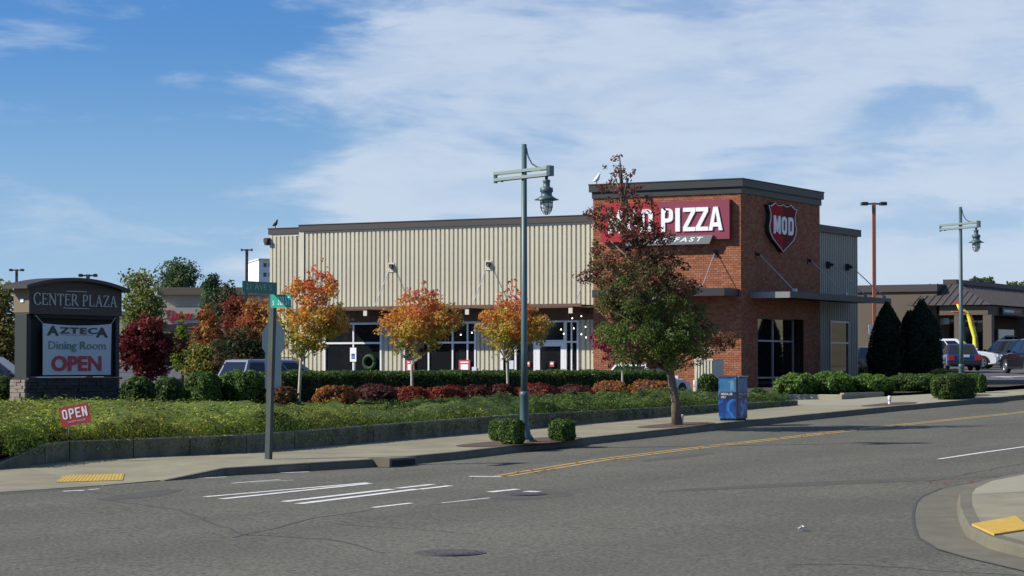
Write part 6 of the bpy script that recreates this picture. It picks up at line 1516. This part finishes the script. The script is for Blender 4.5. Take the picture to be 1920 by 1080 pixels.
# ================================================================ vehicles
def car(name, label, cat, col, loc, rz, L=4.8, W=1.88, H=1.70, kind='suv', group=None, rack=False, rough=None):
    t = empty(name, loc, label, cat, group, rz); pm = paint('paint_'+name+str(len(bpy.data.materials)), col)
    belt = H*.60; w = W/2; hb = H*.54 if kind == 'suv' else H*.60
    low = [(-L/2+.03,.30),(-L/2,.52),(-L/2+.02,.80),(-L/2+.10,belt if kind == 'suv' else belt*1.0),(-L/2+.5,belt+.02),(L*.20,belt),(L*.36,hb+.03),(L/2-.14,hb-.10),(L/2-.02,.66),(L/2,.45),(L/2-.06,.28),(L*.4,.22),(-L*.4,.22)]
    mb = MB(); n = len(low)
    def layer(yy, ins):
        cx, cz = 0, .6
        return [(p[0]*(1-ins*.04), yy, cz+(p[1]-cz)*(1-ins*.10)) for p in low]
    Ls = [layer(-w+.0, 1), layer(-w+.06, .25), layer(-w+.16, 0), layer(w-.16, 0), layer(w-.06, .25), layer(w, 1)]
    vs = [p for l in Ls for p in l]; fs = [(j*n+i, j*n+(i+1)%n, (j+1)*n+(i+1)%n, (j+1)*n+i) for j in range(5) for i in range(n)] + [tuple(range(n)), tuple(range(6*n-1, 5*n-1, -1))]
    mb.add(vs, fs); mb.build('body', pm, t)
    if kind == 'suv': A = (-L/2+.13, -L/2+.42, L*.02, L*.21)
    elif kind == 'truck': A = (-L*.12, -L*.06, L*.10, L*.24)
    else: A = (-L*.36, -L*.20, L*.04, L*.22)
    b0, r0, r1, b1 = A; wi = w-.07; wr = w-.24
    C8 = [(b0,-wi,belt),(b1,-wi,belt-.01),(b1,wi,belt-.01),(b0,wi,belt),(r0,-wr,H-.04),(r1,-wr,H-.05),(r1,wr,H-.05),(r0,wr,H-.04)]
    mid = [(r0+.12,-wr+.12,H),(r1-.1,-wr+.12,H-.005),(r1-.1,wr-.12,H-.005),(r0+.12,wr-.12,H)]
    mb = MB(); mb.add(C8+mid, [(0,1,5,4),(1,2,6,5),(2,3,7,6),(3,0,4,7),(4,5,9,8),(5,6,10,9),(6,7,11,10),(7,4,8,11),(8,9,10,11)]); mb.build('cabin', pm, t)
    # glass set proud of the pillars
    C8 = [np.array(c) for c in C8]
    def pane(a, b, c, d, u0, u1, v0, v1, nm='side_window'):
        f = lambda u, v: (a*(1-u)+b*u)*(1-v) + (d*(1-u)+c*u)*v
        P = [f(u0,v0), f(u1,v0), f(u1,v1), f(u0,v1)]; nn = np.cross(P[1]-P[0], P[3]-P[0]); nn /= np.linalg.norm(nn)
        MB().add([p+nn*.012 for p in P] + [p-nn*.02 for p in P], [(0,1,2,3),(0,4,5,1),(1,5,6,2),(2,6,7,3),(3,7,4,0)]).build(nm, M['glass'], t)
    spl = ((.05,.30),(.33,.62),(.65,.90)) if kind == 'suv' else ((.16,.52),(.56,.88))
    for u0, u1 in spl:
        pane(C8[0], C8[1], C8[5], C8[4], u0, u1, .08, .88); pane(C8[2], C8[3], C8[7], C8[6], 1-u1, 1-u0, .08, .88)
    pane(C8[1], C8[2], C8[6], C8[5], .05, .95, .05, .92, 'windscreen'); pane(C8[3], C8[0], C8[4], C8[7], .07, .93, .12, .90, 'rear_window')
    for sx in (-L*.30, L*.32):
        for sy in (-1, 1):
            r = .35; wh = MB(); 
            prof = [(0,-.11),(r*.9,-.11),(r,-.07),(r,.07),(r*.9,.11),(0,.11)]
            vs = []; fs = []; N = 18
            for rr, yy in prof:
                for i in range(N): a = 2*math.pi*i/N; vs.append((sx+rr*math.cos(a), sy*(w-.10)+yy, r+rr*math.sin(a)))
            for j in range(5):
                for i in range(N): fs.append((j*N+i, j*N+(i+1)%N, (j+1)*N+(i+1)%N, (j+1)*N+i))
            ty = wh.add(vs, fs).build('wheel', M['rubber'], t, True)
            mb = MB(); yy = sy*(w+.015); 
            for i in range(5):
                a = 2*math.pi*i/5; mb.bar((sx, yy, r), (sx+.21*math.cos(a), yy, r+.21*math.sin(a)), .02, .07, up=(math.cos(a+1.57), 0, math.sin(a+1.57)))
            mb.tube([(sx+.215*math.cos(a), yy, r+.215*math.sin(a)) for a in np.linspace(0, 6.2832, 17)], .022, 5); mb.build('rim', M['rim'], ty)
            MB().prism([(.43*math.cos(a), .43*math.sin(a)) for a in np.linspace(0, math.pi, 11)], (sx, sy*(w+.002), r-.02), (1,0,0), (0,0,1), (0,sy*.006,0)).build('wheel_arch', M['rubber'], t)
    for sy in (-1, 1):
        a, b = sorted((sy*(w-.06), sy*(w-.36))); MB().box(-L/2-.025, -L/2+.12, a, b, belt-.30, belt-.06).build('tail_light', M['taill'], t)
        MB().box(L/2-.20, L/2+.0, a, b, hb-.25, hb-.12).build('headlight', M['headl'], t)
        a, b = sorted((sy*(w-.02), sy*(w+.16))); MB().bbox(L*.17, L*.20, a, b, belt, belt+.14, .01).build('mirror', pm, t)
    MB().box(-L/2-.02, -L/2+.01, -.26, .26, .72, .86).build('number_plate', M['plate'], t)
    MB().box(-L/2-.05, -L/2+.08, -w+.1, w-.1, .36, .50).build('rear_bumper', M['charcoal'], t); MB().box(L/2-.06, L/2+.03, -w+.15, w-.15, .38, .50).build('front_bumper', M['charcoal'], t)
    if rack:
        for sy in (-1, 1): MB().tube([(r0+.15, sy*(wr-.02), H-.02),(r0+.2, sy*(wr-.02), H+.05),(r1-.2, sy*(wr-.02), H+.05),(r1-.1, sy*(wr-.02), H-.02)], .02, 6).build('roof_rail', M['charcoal'], t)
    return t
def place(px, D): c = atd(px, 690, D); return (c[0], c[1], gz(c[1])+.006)
c = place(533, 84); car('parked_car', 'silver estate car parked behind the hedge left of the restaurant', 'car', (.22,.23,.27), (c[0], c[1], onx(500,672,c[0])[2]-1.76 if False else atd(505,672.5,84)[2]-1.74), math.pi/2-.35, 4.9, 1.88, 1.72, 'suv', None, True)
c = atd(1205, 682, 86); car('parked_car', 'white sedan roof showing above the hedge behind the big kerb tree', 'car', (.75,.76,.78), (c[0], c[1], c[2]-1.44), math.pi/2, 4.6, 1.8, 1.44, 'sedan')
c = place(1798, 127); car('parked_car', 'dark blue sedan showing its tail lights left of the farther lamp', 'car', (.012,.025,.09), (c[0], c[1], atd(1798,645,127)[2]-1.44), math.pi/2+.45, 4.6, 1.82, 1.44, 'sedan')
c = place(1805, 135); car('parked_car', 'white estate car parked behind the dark blue sedan', 'car', (.82,.82,.82), (c[0]-.3, c[1], atd(1805,635,135)[2]-1.72), .15, 4.9, 1.88, 1.72, 'suv')
c = place(1890, 140); car('parked_car', 'near black pickup sized vehicle parked at the right of the car park', 'car', (.012,.014,.022), (c[0], c[1], atd(1885,637,140)[2]-1.75), R(143), 4.8, 1.95, 1.75, 'suv')
c = place(1938, 122); car('parked_car', 'black van shaped car cut off by the right edge of the picture', 'car', (.008,.008,.010), (c[0], c[1], atd(1932,635,122)[2]-1.8), R(128), 4.8, 1.9, 1.80, 'suv')
c = place(1913, 158); car('parked_car', 'white car whose arched roof shows above the black vehicles', 'car', (.80,.82,.80), (c[0], c[1], atd(1913,629,158)[2]-1.5), .1, 4.5, 1.8, 1.5, 'sedan')
c = place(1617, 120); car('parked_car', 'dark grey car half hidden behind the right end of the restaurant', 'car', (.06,.065,.085), (c[0], c[1], atd(1617,650,120)[2]-1.5), 1.2, 4.6, 1.8, 1.5, 'sedan')
c = place(-8, 95); car('parked_car', 'dark car cut off by the left edge beside the monument sign', 'car', (.02,.02,.03), (c[0], c[1], atd(0,668,95)[2]-1.75), .4, 4.8, 1.9, 1.75, 'suv')
# painted arrows and stall lines in the right car park
for a, b, w in (((1810,696.5),(1832,697),.35),((1876,707),(1900,709),.12),((1848,709.5),(1866,709.5),.12)):
    strip([gnd(*a, .004), gnd(*b, .004)], w, 'stall_line', M['paintw'], .012)
pa = gnd(1905, 706, .004); MB().add([(pa[0]-.9,pa[1]-1.6,gz(pa[1]-1.6)+.012),(pa[0]-.4,pa[1]-1.7,gz(pa[1]-1.7)+.012),(pa[0]+.5,pa[1]+1.4,gz(pa[1]+1.4)+.012),(pa[0]+.1,pa[1]+1.5,gz(pa[1]+1.5)+.012)], [(0,1,2,3)])
strip([(pa[0]-.8, pa[1]-1.2), (pa[0]+.6, pa[1]+1.2)], .7, 'lane_arrow', M['paintw'], .012)
